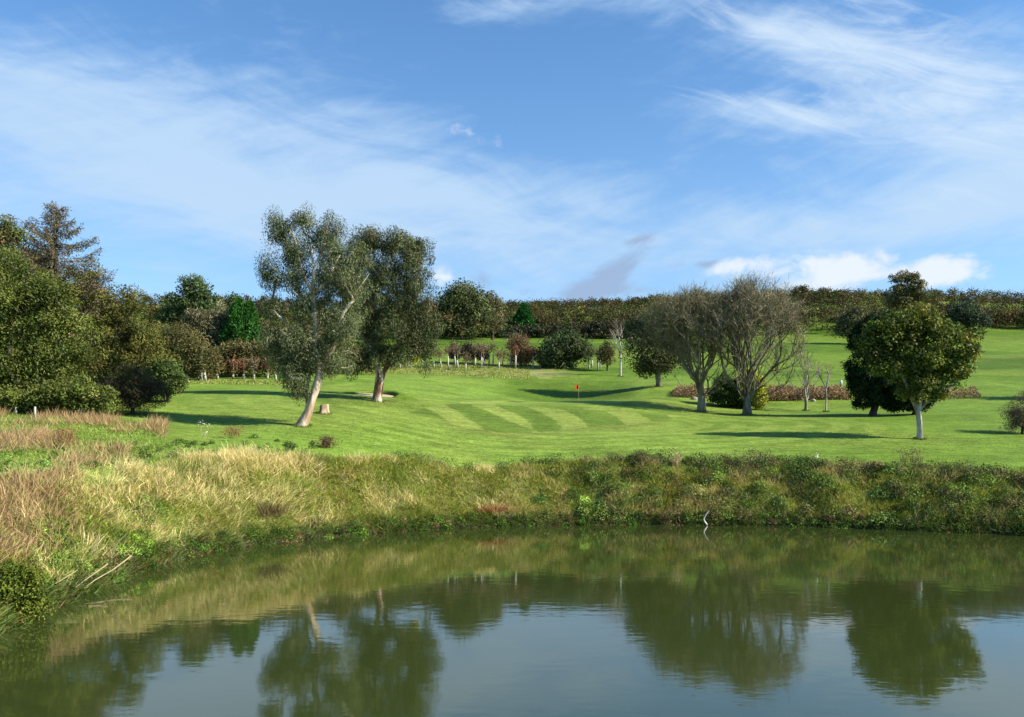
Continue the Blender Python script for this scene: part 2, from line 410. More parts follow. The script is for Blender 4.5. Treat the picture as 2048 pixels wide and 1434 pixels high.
def leafy(name, label, cat, px, d, lobes, nclump, nleaf, size, palette, r0=.15, trunk=None, bark=None, mat=None, group=None,
          cr=.5, inner=2.4, droop=0., aspect=.5, rt=.012, base=None, flat=.75, fork=2, clvar=.22, sides=6, zlight=0, limbs=True, wob=.12, stems=None):
    """a tree or shrub: skeleton grown to clumps of leaves that fill overlapping crown lobes"""
    bark = bark or B_dark; mat = mat or M_leaf
    b = ground_at(px, d) if base is None else base
    root = empty(name, b); tag(root, label, cat, group)
    lw = lobes_world(lobes, d)
    vol = np.array([np.prod(r)**(.72) for c, r in lw]); k = np.maximum(1, (nclump*vol/vol.sum()).astype(int))
    cl = np.vstack([ell_points(c, r*.92, kk, inner) for (c, r), kk in zip(lw, k)])
    gzs = gz(cl[:, 0], cl[:, 1]); cl[:, 2] = np.maximum(cl[:, 2], gzs+.15)
    if trunk is None:
        cz_ = np.mean([c for c, r in lw], axis=0); bot = min((c-r*[0, 0, 1])[2] for c, r in lw)
        hz = max(b[2]+.3, bot); m = b+(cz_-b)*.5
        q1 = b+np.array([(cz_[0]-b[0])*.12, 0, (hz-b[2])*.6]); q2 = b+np.array([(cz_[0]-b[0])*.3, 0, max(.5, (hz-b[2])*1.05)])
        q3 = b+np.array([(cz_[0]-b[0])*.7, (cz_[1]-b[1])*.5, (cz_[2]-b[2])*.85])
        tp = [b-np.array([0, 0, .15]), q1, q2, q3]
    else:
        tp = [P(*t) for t in trunk]; tp[0] = tp[0].copy(); tp[0][2] = min(tp[0][2], g1(tp[0][0], tp[0][1]))-.1
    # subdivide trunk
    pts = [tp[0]]
    for a, c in zip(tp[:-1], tp[1:]):
        kk = max(1, int(np.linalg.norm(c-a)/.6))
        for q in range(1, kk+1): pts.append(a+(c-a)*q/kk+rng.normal(size=3)*.015)
    sk = Skel(pts)
    fk = max(1, int(len(pts)*.45)) if fork is None else min(len(pts)-1, int(len(pts)*fork) if fork < 1 else fork)
    for stm in (stems or []):
        sp = [P(*t) for t in stm]; cur = int(np.argmin([np.linalg.norm(np.array(q)-sp[0]) for q in sk.p]))
        for a, c in zip([sk.p[cur]]+sp[1:-1], sp[1:]):
            kk = max(1, int(np.linalg.norm(c-a)/.6))
            for q in range(1, kk+1): cur = sk.add(a+(c-a)*q/kk+rng.normal(size=3)*.03, cur)
    sub = cl if len(cl) < 420 else cl[rng.choice(len(cl), 420, replace=False)]
    attach(sk, sub, start=fk, wob=wob); sk.radii(rt, r0)
    V, Fq = sk.mesh(sides)
    mesh_obj('trunk', V, Fq, bark, root, smooth=True)
    # leaves
    which = rng.integers(0, len(cl), nleaf); crr = cr*(.6+.8*rng.random(len(cl)))
    off = rng.normal(size=(nleaf, 3)); off *= np.minimum(1, 1.6/np.linalg.norm(off, axis=1, keepdims=True)); off = off*.6*crr[which][:, None]*np.array([1, 1, flat])
    pos = cl[which]+off
    g = gz(pos[:, 0], pos[:, 1]); pos[:, 2] = np.maximum(pos[:, 2], g+.05)
    ax = rdir(nleaf)+unit(off)*.4; ax[:, 2] -= droop; 
    tone = np.exp(rng.normal(size=len(cl))*clvar).clip(.45, 1.6)
    ccol = pal(palette, len(cl), .1); lc = pal(palette, nleaf, .2)
    c = (ccol[which]*.72+lc*.28)*tone[which][:, None]
    V, Fq = diamonds(pos, ax, size*(.6+.8*rng.random(nleaf)), size*aspect*(.7+.6*rng.random(nleaf)), .12, unit(off)*1.0+rdir(nleaf)*.55+np.array([0, 0, .45]))
    A_ = Acc(); A_.add(V, Fq, c); A_.build('crown', mat, root)
    return root

def bare(name, label, cat, px, d, env, limbs, r0, nmax=6500, palette=None, group=None, fork_h=1.6, bark=None, lvl=5, len0=3.2, rt=.011, spread=(18, 60), twig=.9, trunk=None, base=None, up=.06, nleaf=0, size=.1):
    """a leafless tree: limbs fan out and keep forking until they leave the crown envelope"""
    b = ground_at(px, d) if base is None else base
    root = empty(name, b); tag(root, label, cat, group)
    E = lobes_world(env, d)
    def inside(p, th): return any((((p-c)/r)**2).sum() < th for c, r in E)
    tp = [b-np.array([0, 0, .15]), b+np.array([.02, 0, fork_h*.5]), b+np.array([0.0, 0, fork_h])]
    if trunk is not None: tp = [tp[0]]+[P(*t) for t in trunk]
    sk = Skel(tp); top = len(tp)-1; q = []
    for i in range(limbs):
        az = 2*math.pi*(i+rng.random()*.7)/limbs; el = R(spread[0]+(spread[1]-spread[0])*((i*.618) % 1))
        dr = np.array([math.cos(az)*math.sin(el), math.sin(az)*math.sin(el), math.cos(el)])
        q.append((top-(i % 2 if top > 1 else 0), dr, len0*(.85+.5*rng.random()), 0))
    qi = 0
    while qi < len(q) and len(sk.p) < nmax:
        par, dr, L, lv = q[qi]; qi += 1
        st = max(.28, .55-.06*lv); nst = max(2, int(L/st)); cur = par; th = rng.uniform(.45, 1.25)
        for s_ in range(nst):
            dr = unit(dr+rng.normal(size=3)*(.12+.025*lv)+np.array([0, 0, up]))
            p = sk.p[cur]+dr*st
            if lv > 0 and not inside(p, th): break
            cur = sk.add(p, cur)
            if lv < lvl and s_ > 0 and rng.random() < (.38 if lv < 2 else .6):
                a = R(rng.uniform(18, 42)); o = unit(np.cross(dr, rdir(1)[0])); nd = unit(dr*math.cos(a)+o*math.sin(a)+np.array([0, 0, .12]))
                q.append((cur, nd, L*rng.uniform(.55, .85), lv+1))
        if lv < lvl:
            for s2 in (1, -1):
                a = R(rng.uniform(8, 24)); o = unit(np.cross(dr, rdir(1)[0])); nd = unit(dr*math.cos(a)+s2*o*math.sin(a))
                q.append((cur, nd, L*rng.uniform(.6, .85), lv+1))
    sk.radii(rt, r0, .41); V, Fq = sk.mesh(8)
    mesh_obj('trunk', V, Fq, bark or B_olive, root, smooth=True)
    # fine twigs form the crown
    pts = np.array(sk.p); wgt = sk.w; ids = np.where((wgt < 40) & (np.arange(len(pts)) > 4))[0]
    nt_ = int(len(ids)*twig*1.7); w = rng.choice(ids, nt_); par = np.array(sk.par)[w]
    dr = unit(pts[w]-pts[par]); ax = unit(dr+rng.normal(size=(nt_, 3))*.6+np.array([0, 0, .2])); 
    ln = .35+.6*rng.random(nt_)
    V, Fq = diamonds(pts[w], ax, ln, .022+.012*rng.random(nt_), .04)
    palette = palette or [((.24,.20,.12), 3), ((.31,.27,.17), 2), ((.17,.14,.075), 2), ((.15,.16,.055), 1)]
    A_ = Acc(); A_.add(V, Fq, pal(palette, nt_, .2))
    if nleaf:
        w = rng.choice(ids, nleaf); V, Fq = diamonds(pts[w]+rng.normal(size=(nleaf, 3))*.15, rdir(nleaf), size*(.6+.8*rng.random(nleaf)), size*.55)
        A_.add(V, Fq, pal(palette, nleaf, .25))
    A_.build('crown', M_needle, root)
    return root

def conifer(name, label, cat, px, d, py_top, py_bot, rpx, nleaf, size, palette, group=None, shape=1.0, tops=None, lump=.12, shoots=None):
    """dense evergreen: short sprays set over a lumpy column, each pointing up and out"""
    b = ground_at(px, d); root = empty(name, b); tag(root, label, cat, group)
    zt = P(px, py_top, d)[2]; zb = max(b[2]+.1, P(px, py_bot, d)[2]); Rm = rpx/F*d; Hh = zt-zb
    tops = tops or [(0, 1.0, 1.0)]
    tot = Acc()
    for (ox, hh, rr) in tops:
        m = int(nleaf/len(tops)); h = rng.random(m)**.85; a = rng.random(m)*2*math.pi
        prof = np.where(h < .12, .75+h/.12*.25, (1-((h-.12)/.88)**(1.5*shape))**.8) * np.interp(h, [0, .4, 1], [1, .97, .9])
        lm = 1+lump*np.sin(a*3+h*9)+lump*.8*np.sin(a*7-h*17+1)+lump*rng.normal(size=m)*.5
        ed = .62+.4*rng.random(m)**.5
        r = Rm*rr*prof*lm*ed
        p = np.stack([b[0]+ox/F*d+np.cos(a)*r, b[1]+np.sin(a)*r, zb+h*Hh*hh], 1)
        ax = np.stack([np.cos(a)*.7, np.sin(a)*.7, np.full(m, .9)], 1)+rng.normal(size=(m, 3))*.45
        V, Fq = diamonds(p, ax, size*(.6+.8*rng.random(m)), size*.45*(.6+.8*rng.random(m)), .1, np.stack([np.cos(a), np.sin(a), a*0+.3], 1)+rdir(m)*.6)
        tone = np.exp((np.sin(a*7-h*17+1)*.5+rng.normal(size=m)*.25)*.35)
        tot.add(V, Fq, pal(palette, m, .15)*tone[:, None])
    sk = Skel([b-np.array([0, 0, .15])]+[b+np.array([0, 0, (zt-b[2])*f]) for f in (.2, .4, .6, .8, .93)])
    sk.radii(.03, .03*1, .5); sk.r = np.array([.2, .19, .15, .11, .07, .03])*max(.5, Hh/9)
    V, Fq = sk.mesh(8); mesh_obj('trunk', V, Fq, B_dark, root, smooth=True)
    tot.build('crown', M_needle, root)
    return root
# ------------------------------------------------------------ the two gum trees
GUM = [((.085,.108,.044), 4), ((.125,.145,.066), 3), ((.048,.065,.026), 3), ((.12,.08,.035), .3), ((.13,.15,.07), 1)]
leafy('gum_tree', 'tall gum tree with leaning peeling cream trunk beside the sawn stump', 'tree', 605, 47.2,
      [(565,455,30,42),(605,440,30,30),(648,460,38,42),(668,510,40,50),(545,540,34,36),(600,500,40,40),(700,560,40,60),(545,610,24,34),(620,600,50,40),(650,560,45,40),(590,560,36,30),(605,690,62,50),(680,660,52,60),(585,745,42,34),(660,725,50,28),(600,775,30,18),(715,500,22,28),(560,690,38,50)],
      460, 88000, .125, GUM, .255, stems=[[(640,745,47.2),(655,715,47.2),(666,699,47.1),(688,626,46.9),(712,585,46.8),(738,547,46.7)],[(640,745,47.2),(609,711,47),(585,687,46.9),(562,660,46.8)],[(632,640,47.1),(602,600,46.9),(575,568,46.8),(552,540,46.8)],[(625,590,47),(602,537,46.9),(588,480,46.9),(572,440,46.9)],[(628,540,46.8),(650,490,46.9),(655,445,46.9)],[(618,822,47.2),(612,790,47.4),(619,746,47.5),(612,720,47.6)],[(625,590,47),(655,560,46.8),(680,510,46.8)]], flat=1.15, trunk=[(602,853,47.2),(618,822,47.2),(630,780,47.2),(640,745,47.2),(628,690,47.2),(632,640,47.1),(625,590,47),(628,540,46.8),(622,490,46.8)], bark=B_gum, mat=M_gum,
      cr=.5, inner=1.9, droop=1.2, aspect=.34, rt=.03, fork=4, sides=8, clvar=.25)
leafy('gum_tree', 'broad dark gum tree with brown and white flaking trunk before the sand bunker', 'tree', 755, 62,
      [(735,480,42,40),(790,490,48,42),(835,510,40,50),(755,560,60,60),(820,580,58,65),(740,650,52,55),(800,660,60,60),(850,640,32,60),(845,700,30,35),(770,710,60,30),(710,720,30,30),(712,590,34,60),(722,520,30,46),(850,735,14,14)],
      470, 96000, .165, [((.068,.086,.032), 4), ((.105,.122,.048), 3), ((.038,.052,.019), 3), ((.14,.09,.05), .4)], .31,
      trunk=[(755,807,62),(756,780,62),(757,750,62),(748,715,62),(742,670,62),(750,610,61.8),(765,550,61.8)], bark=B_gumbr, mat=M_gum, flat=1.1, stems=[[(756,780,62),(768,745,62),(785,715,62),(815,650,62),(830,590,62),(840,520,62)],[(748,715,62),(725,670,61.7),(712,620,61.6)],[(750,610,61.8),(738,540,61.8),(735,480,61.8)]],
      cr=.6, inner=1.9, droop=1.1, aspect=.34, rt=.022, fork=3, sides=8, clvar=.25)
# ------------------------------------------------------------ winter trees of the right lawn
bare('bare_tree', 'biggest leafless tree with grey trunk before the golden bush', 'tree', 1494, 73, [(1508,672,108,114),(1480,700,108,82)], 12, .34, 12500, fork_h=1.7, len0=4.8, lvl=6, spread=(6, 66), rt=.011, twig=.62, up=.05, bark=B_grey)
bare('bare_tree', 'leafless tree with thick brown trunk and twiggy crown left of the golden bush', 'tree', 1403, 75, [(1385,690,98,108),(1355,680,78,90)], 12, .33, 11500, fork_h=2.6, len0=4.6, lvl=6, spread=(6, 74), rt=.011, twig=.66, up=.04, nleaf=2500, size=.16,
     palette=[((.17,.14,.08), 3), ((.22,.18,.10), 2), ((.10,.12,.045), 2)])
leafy('broadleaf_tree', 'round dark-crowned tree with short pale trunk behind the leafless pair', 'tree', 1318, 95,
      [(1300,690,50,62),(1330,660,55,50),(1285,650,32,35),(1350,710,48,35),(1300,735,45,22)], 200, 15000, .3,
      [((.055,.065,.026), 4), ((.085,.085,.035), 3), ((.12,.10,.05), 2)], .32, bark=B_grey, cr=.95, rt=.02)
bare('young_bare_tree', 'small round leafless tree with thin pale trunk on the lawn before the brown bank', 'tree', 1612, 80, [(1608,752,36,42)], 7, .14, 1500, fork_h=1.5, len0=1.5, lvl=4, spread=(8, 50), rt=.01, twig=1.3,
     palette=[((.2,.17,.10), 3), ((.16,.18,.08), 2)], bark=B_pale)
bare('sapling', 'thin staked sapling with a small tuft of twigs right of the small round leafless tree', 'tree', 1652, 78, [(1650,748,14,22)], 5, .07, 240, fork_h=2.2, len0=1.2, lvl=3, spread=(10, 40), rt=.01, twig=2, nleaf=150, size=.14,
     palette=[((.2,.15,.12), 3), ((.3,.26,.24), 1)], bark=B_pale)
# maple
MAP = [((.10,.12,.022), 4), ((.065,.092,.016), 4), ((.17,.155,.032), 2), ((.20,.10,.03), .3), ((.045,.072,.014), 3)]
leafy('maple_tree', 'yellow-green leafy maple with smooth pale forked trunk nearest the pond', 'tree', 1840, 52,
      [(1830,645,50,36),(1780,665,50,38),(1745,690,36,34),(1770,730,40,30),(1870,665,50,40),(1915,690,42,40),(1770,700,32,34),(1840,710,65,45),(1900,745,42,34),(1840,770,50,34),(1945,672,18,18),(1870,785,28,18)],
      260, 24000, .18, MAP, .17, stems=[[(1838,822,52),(1858,800,52),(1868,770,52),(1885,720,52)],[(1838,822,52),(1822,790,52),(1805,750,52),(1790,700,52)]], trunk=[(1840,880,52),(1839,845,52),(1838,822,52),(1843,795,52),(1850,760,52),(1850,710,52)], bark=B_pale, cr=.5, inner=2.4, aspect=.75, rt=.012, fork=3, droop=.3, clvar=.3)
# dark cypress mass
CYP = [((.010,.024,.009), 4), ((.016,.034,.012), 3), ((.03,.045,.015), 1)]
leafy('cypress_tree', 'broad near-black cypress with clipped left edge behind the maple', 'tree', 1745, 70, [(1730,722,37,84),(1770,680,60,62),(1785,752,75,64),(1728,780,34,38),(1745,670,35,40),(1800,690,45,50)], 620, 80000, .2, CYP, .3, cr=.36, inner=9, mat=M_needle, aspect=.4)
leafy('cypress_tree', 'low round dark cypress clump right behind the maple trunk', 'tree', 1830, 70, [(1825,755,52,66),(1815,793,52,32),(1868,785,20,26)], 220, 32000, .26, CYP, .25, cr=.45, inner=7, mat=M_needle, aspect=.4)
# golden bush
leafy('golden_tree', 'small golden-leaved tree glowing through the right side of the broad dark gum', 'tree', 762, 65.5, [(815,668,18,28),(824,700,12,22)], 50, 5000, .2, [((.34,.33,.04), 3), ((.22,.24,.04), 2)], .05, cr=.35)
leafy('golden_bush', 'golden yellow evergreen bush behind the biggest leafless trunk', 'shrub', 1512, 80, [(1510,780,24,36),(1500,770,26,34),(1520,800,14,18)], 140, 9000, .2,
      [((.30,.30,.035), 4), ((.20,.23,.03), 3), ((.38,.34,.05), 1)], .1, cr=.4, inner=5, mat=M_needle, aspect=.45)
leafy('evergreen_bush', 'dark green low evergreen bush between the two leafless trunks', 'shrub', 1455, 81, [(1450,785,38,34),(1475,795,28,28)], 140, 10000, .22,
      [((.03,.06,.015), 4), ((.045,.08,.02), 3), ((.12,.13,.03), .8)], .1, cr=.45, inner=5, mat=M_needle, aspect=.45)
leafy('bare_bush', 'purple-brown thorny bush cut off by the right edge of the lawn', 'shrub', 2044, 55, [(2045,825,38,38),(2070,815,45,45),(2030,850,20,16)], 160, 13000, .12,
      [((.13,.085,.065), 4), ((.17,.12,.09), 3), ((.09,.09,.04), 1)], .1, cr=.4, aspect=.25, rt=.012)
# ------------------------------------------------------------ left wood
LG = [((.080,.105,.020), 4), ((.12,.142,.030), 3), ((.048,.070,.015), 3), ((.15,.15,.045), 1)]
leafy('broadleaf_tree', 'big green willow-leaved tree filling the left edge', 'tree', 60, 50,
      [(60,610,70,75),(0,570,75,90),(120,620,62,55),(130,680,65,55),(40,710,100,70),(130,750,70,45),(-10,780,60,45),(60,785,80,38),(-50,650,60,120)], 420, 60000, .19, LG, .3, bark=B_grey, cr=.7, droop=.4, aspect=.4, rt=.02)
leafy('autumn_tree', 'green tree with rusty top behind the big willow-leaved tree', 'tree', 20, 60,
      [(20,520,55,70),(15,465,38,34),(75,550,45,55),(-40,500,60,80),(0,620,70,80)], 240, 28000, .24,
      [((.08,.11,.03), 4), ((.05,.075,.02), 3), ((.20,.11,.05), 1.5)], .3, cr=.7, droop=.3, aspect=.4, rt=.02)
leafy('autumn_tree', 'yellow-brown larch spreading right of the big willow-leaved tree', 'tree', 245, 58,
      [(235,620,62,50),(200,690,70,60),(290,680,48,52),(250,740,80,55),(165,575,58,55),(315,740,35,44),(190,770,60,45)], 320, 40000, .22,
      [((.115,.112,.028), 4), ((.09,.105,.024), 3), ((.06,.075,.018), 3), ((.16,.115,.04), 1)], .26, cr=.6, droop=.5, aspect=.3, rt=.02)
leafy('thorn_bush', 'dark purple thorn bush at the foot of the yellow-brown larch', 'shrub', 265, 50,
      [(268,770,52,42),(225,790,45,34),(305,785,34,30),(270,800,50,26)], 200, 22000, .14, [((.055,.038,.026), 4), ((.075,.055,.033), 2), ((.035,.048,.015), 3)], .12, cr=.45, aspect=.25, rt=.014)
leafy('green_bush', 'bright green leafy bush left of the dark purple thorn bush', 'shrub', 150, 48,
      [(150,785,60,36),(95,800,55,30),(200,800,40,28),(20,805,60,28)], 160, 16000, .17, LG, .1, cr=.45, aspect=.5)
leafy('green_bush', 'low dark bush reaching out at the right end of the left wood', 'shrub', 335, 57,
      [(330,750,32,36),(345,765,22,26)], 90, 7000, .2, [((.05,.08,.02), 4), ((.08,.10,.03), 3)], .1, cr=.5, aspect=.5)
# tall larch with swept up branches
def larch(px, d, py_top, label):
    b = ground_at(px, d); root = empty('larch_tree', b); tag(root, label, 'tree')
    top = P(px, py_top, d); Hh = top[2]-b[2]
    pts = [b-np.array([0, 0, .15])]+[b+(top-b)*f for f in np.linspace(.08, 1, 16)]; sk = Skel(pts)
    tips = []; 
    for k in range(105):
        f = .42+.57*(k/105)**.9; h = b[2]+Hh*f; a = rng.random()*2*math.pi
        Lr = (1-f)**.72*8.6*(.6+.5*rng.random())
        i = 1+int(np.clip((f-.08)/.92*15, 0, 15)); cur = i; p = b+(top-b)*f
        dr = np.array([math.cos(a), math.sin(a)*.9, .05]); ns = max(2, int(Lr/.4))
        for s_ in range(ns):
            t = s_/ns; dd = unit(dr+np.array([0, 0, -.3+t*1.3])+rng.normal(size=3)*.06); p = (sk.p[cur] if s_ else p)+dd*.4
            cur = sk.add(p, cur); tips.append((p, dd, t))
    sk.radii(.016, .17, .5); V, Fq = sk.mesh(7); mesh_obj('trunk', V, Fq, B_dark, root, smooth=True)
    A_ = Acc(); tp = np.array([t[0] for t in tips]); td = np.array([t[1] for t in tips])
    m = 24000; w = rng.integers(0, len(tp), m)
    pos = tp[w]-td[w]*rng.random((m, 1))*.4+rng.normal(size=(m, 3))*np.array([.09, .09, .07]); pos[:, 2] -= np.abs(rng.normal(size=m))*.15
    V, Fq = diamonds(pos, rdir(m)+td[w]*.8+np.array([0, 0, -.5]), .2*(.5+rng.random(m)), .05, .05)
    A_.add(V, Fq, pal([((.13,.10,.06), 4), ((.085,.09,.045), 4), ((.2,.12,.07), 1.2)], m, .22)); A_.build('crown', M_needle, root)
larch(112, 56, 402, 'tall thin larch with upswept bare branch tips rising above the left wood')
# scrub behind, left centre
BR = [((.100,.088,.034), 4), ((.075,.078,.026), 3), ((.13,.10,.042), 2), ((.05,.065,.018), 3)]
leafy('willow_scrub', 'olive brown willow scrub on the left meadow edge', 'shrub', 372, 80, [(365,700,55,55),(400,725,48,40),(340,730,40,38),(320,680,40,40)], 200, 18000, .26, BR, .14, cr=.8, aspect=.4, rt=.02)
leafy('willow_scrub', 'pale grey-brown sallow crowding the left side of the green cypress', 'shrub', 425, 92, [(430,665,32,42),(405,650,40,35),(445,640,22,35)], 130, 12000, .3, [((.15,.135,.075), 4), ((.11,.11,.055), 3)], .14, cr=.8, aspect=.35)
conifer('cypress_tree', 'bright green twin-topped cypress between brown scrub and the leaning gum', 'tree', 483, 91, 600, 735, 37, 22000, .32, [((.028,.095,.018), 4), ((.045,.13,.02), 3), ((.02,.06,.014), 2)], tops=[(-6, 1.0, .85), (17, .96, .55)], shape=1.5, lump=.14)
leafy('broadleaf_tree', 'dark green domed tree standing alone above the left skyline', 'tree', 392, 114, [(388,580,30,30),(372,610,36,28),(408,615,32,30),(392,640,48,28),(345,632,28,24)], 200, 15000, .38,
      [((.04,.07,.025), 4), ((.065,.10,.03), 3), ((.10,.11,.04), 1)], .3, cr=1.0, rt=.03)
leafy('broadleaf_tree', 'small tree with yellowing leaves left of the dark green domed tree', 'tree', 322, 118, [(322,632,22,16),(315,645,16,10)], 40, 2500, .4, [((.17,.14,.035), 4), ((.10,.10,.03), 3)], .18, cr=.8)
# centre background
GT = [((.075,.095,.035), 4), ((.10,.115,.045), 3), ((.045,.065,.02), 3), ((.16,.16,.09), 1)]
leafy('broadleaf_tree', 'big rounded grey-green tree on the hill right of the gums', 'tree', 925, 185, [(925,600,42,40),(900,620,35,40),(950,630,40,38),(885,640,20,30)], 230, 15000, .6, GT, .4, cr=1.6, rt=.05)
leafy('broadleaf_tree', 'thin-topped tree leaning against the big rounded grey-green hill tree', 'tree', 985, 190, [(982,608,24,28),(985,640,22,24)], 90, 4500, .5, [((.12,.11,.06), 4), ((.085,.095,.04), 3)], .35, cr=1.2, rt=.05)
conifer('cypress_tree', 'small bright green pointed cypress on the central hillside', 'tree', 1048, 205, 610, 675, 20, 8000, .7, [((.02,.085,.018), 4), ((.03,.11,.02), 3)], shape=1.2)
leafy('broadleaf_tree', 'dark round tree with white painted trunk foot beyond the flag', 'tree', 1132, 122, [(1130,690,48,34),(1105,705,36,34),(1155,700,32,32),(1120,725,42,14),(1095,722,22,16)], 190, 14000, .36,
      [((.035,.055,.02), 4), ((.06,.08,.03), 3), ((.09,.09,.04), 1)], .2, cr=.9, bark=B_pale, rt=.02)
leafy('russet_shrub', 'russet brown spreading shrub left of the dark round tree', 'shrub', 1042, 124, [(1040,700,32,28),(1050,715,35,18),(1035,680,22,14)], 110, 8000, .3, [((.15,.10,.055), 4), ((.11,.095,.045), 3), ((.20,.13,.08), 1)], .15, cr=.8, aspect=.35)
leafy('dark_shrub', 'dome-shaped dark shrub on pale stems among the young planting', 'shrub', 945, 126, [(938,702,20,17),(965,706,20,14)], 60, 4000, .32, [((.075,.06,.04), 3), ((.045,.055,.025), 3)], .1, cr=.6, bark=B_pale)
leafy('russet_shrub', 'small dark russet shrub left of the dome-shaped dark shrub', 'shrub', 908, 127, [(908,702,12,18)], 30, 1800, .3, [((.10,.06,.04), 3), ((.07,.06,.03), 3)], .08, cr=.5, bark=B_pale)
bare('young_bare_tree', 'slim leafless tree with pinkish twigs right of the dark round tree', 'tree', 1241, 112, [(1240,680,24,38)], 7, .13, 1300, fork_h=3.2, len0=2.2, lvl=4, spread=(8, 45), rt=.016, twig=1.3,
     palette=[((.22,.14,.11), 3), ((.18,.14,.10), 2)], bark=B_pale)
leafy('broadleaf_tree', 'slender olive shrub between dark round tree and slim leafless tree', 'shrub', 1215, 118, [(1213,708,14,24)], 40, 2500, .3, BR, .1, cr=.7)
leafy('broadleaf_tree', 'round tree standing beyond the right edge whose shade falls on the lawn', 'tree', 2230, 84, [(2230,680,60,60),(2200,720,50,40),(2270,710,50,50)], 120, 9000, .3, GT, .3, cr=1.)
# hill trees on the right
leafy('pine_tree', 'flat-topped open tree standing highest on the right skyline', 'tree', 1812, 215, [(1808,555,30,15),(1822,572,36,14),(1800,585,34,14),(1830,595,28,18),(1800,600,30,14)], 150, 8000, .55, [((.13,.12,.05), 4), ((.10,.10,.04), 3), ((.06,.07,.03), 1)], .4, cr=1.1, rt=.06, flat=.45)
leafy('broadleaf_tree', 'round olive tree below the skyline left of the maple', 'tree', 1710, 170, [(1710,640,38,32),(1700,655,32,24),(1735,650,22,24)], 120, 8000, .5, [((.095,.09,.04), 4), ((.075,.08,.035), 3)], .3, cr=1.2)
leafy('broadleaf_tree', 'tiny umbrella-shaped tree on the skyline right of the leafless trees', 'tree', 1600, 240, [(1600,580,14,9),(1603,596,18,12)], 40, 2500, .6, [((.12,.10,.05), 4), ((.08,.08,.035), 3)], .3, cr=1.0)
leafy('broadleaf_tree', 'dark clump of wind-shaped trees on the skyline left of the flat-topped tree', 'tree', 1660, 260, [(1665,592,20,10),(1640,596,14,9),(1690,600,20,9)], 60, 4000, .7, [((.045,.04,.025), 4), ((.07,.05,.035), 3)], .3, cr=1.2)
leafy('broadleaf_tree', 'dark evergreen tree in the hedge right of the maple', 'tree', 1935, 200, [(1925,625,32,26),(1950,640,25,24)], 90, 5000, .6, [((.03,.05,.03), 4), ((.045,.065,.03), 3)], .3, cr=1.3)

# ------------------------------------------------------------ far woods and hedges (uncountable masses)
def mass(name, label, spans, nleaf, size, palette, mat=M_leaf, cr=1.4, clvar=.3):
    """spans: (px0,px1,py0,py1,d0,d1,weight) crowns standing on the ground, tops up to py"""
    A_ = Acc(); tw = sum(s[7] for s in spans)
    for (x0, x1, ytop0, ytop1, d0, d1, hmin, wt) in spans:
        m = int(nleaf*wt/tw); nc = max(20, m//55)
        px = x0+(x1-x0)*rng.random(nc); dd = d0+(d1-d0)*rng.random(nc)**1.3
        X = (px-1024)/F*dd; g = gz(X, dd)
        tpx = np.interp(px, [x0, x1], [ytop0, ytop1])+ (fbm(px*.03, dd*.02, 12)-.5)*30+(vn(px*.09, dd*.05, 3)-.5)*15
        zt = CH-(tpx-YH)*dd/F; zt = np.maximum(zt, g+hmin)
        h = g+(zt-g)*(.08+.92*rng.random(nc)**.55)
        cl = np.stack([X, dd, h], 1); w = rng.integers(0, nc, m)
        tone = np.exp(rng.normal(size=nc)*clvar*1.2).clip(.4, 1.7); zone = np.exp((fbm(px*.03, dd*.1, 31)-.5)*1.2)
        cc = pal(palette, nc, .1)*(tone*zone)[:, None]
        pos = cl[w]+rng.normal(size=(m, 3))*cr*.5*np.array([1, 1, .7])
        pos[:, 2] = np.maximum(pos[:, 2], gz(pos[:, 0], pos[:, 1])+.1)
        V, Fq = diamonds(pos, rdir(m), size*(.6+.8*rng.random(m)), size*.5, .1, unit(pos-cl[w])+rdir(m)*.55+np.array([0, 0, .4]))
        A_.add(V, Fq, cc[w]*(1+rng.normal(size=(m, 1))*.15))
    o = A_.build(name, mat); tag(o, label, 'woodland', None, 'stuff'); return o
WD = [((.056,.040,.016), 4), ((.046,.044,.014), 3), ((.078,.056,.022), 2), ((.032,.050,.012), 4), ((.09,.085,.024), 1)]
mass('woodland', 'brown hedgerow wood running along the far hilltop', [
    (1000,1320,634,628,205,285,3,6),(1300,1700,618,622,195,285,4,8),(1700,1800,640,640,190,200,3,.5),(1680,1880,620,616,212,290,3,3),(1850,2700,618,618,215,298,4,7),(-300,1000,622,632,170,270,4,7),(1880,2120,628,622,205,220,4,2.5),(2120,2700,625,625,205,225,4,2),
    (-300,560,612,606,150,170,4,3),(560,920,618,625,180,200,4,2)], 230000, .56, WD, cr=1.5)
mass('hedge', 'dark line of trees on the crest of the hill', [
    (980,1270,622,616,285,300,2.5,2),(1270,1480,612,598,285,300,3,2),(1480,1700,600,598,285,300,3,2),(1700,2100,602,610,285,300,2,2.5),(2100,2700,610,612,285,300,3,2),(-300,980,606,620,270,290,3,4)],
    50000, .9, [((.05,.04,.025), 4), ((.065,.05,.03), 3), ((.045,.05,.025), 2)], cr=1.2)
mass('scrub', 'olive and brown scrub filling the slope behind the left meadow', [
    (280,470,650,650,95,112,2,3),(500,700,655,660,98,120,2,3),(380,560,690,700,84,92,1.2,2),(-200,300,660,650,75,100,3,3),(560,760,700,705,95,108,1.5,1.5)], 70000, .34, BR, cr=.9)
mass('undergrowth', 'dark leafy hedge foot beneath the hill trees', [
    (880,1080,655,662,196,206,2,2),(1080,1300,655,655,196,204,2,2)], 12000, .7, [((.03,.04,.02), 4), ((.05,.045,.025), 2)])

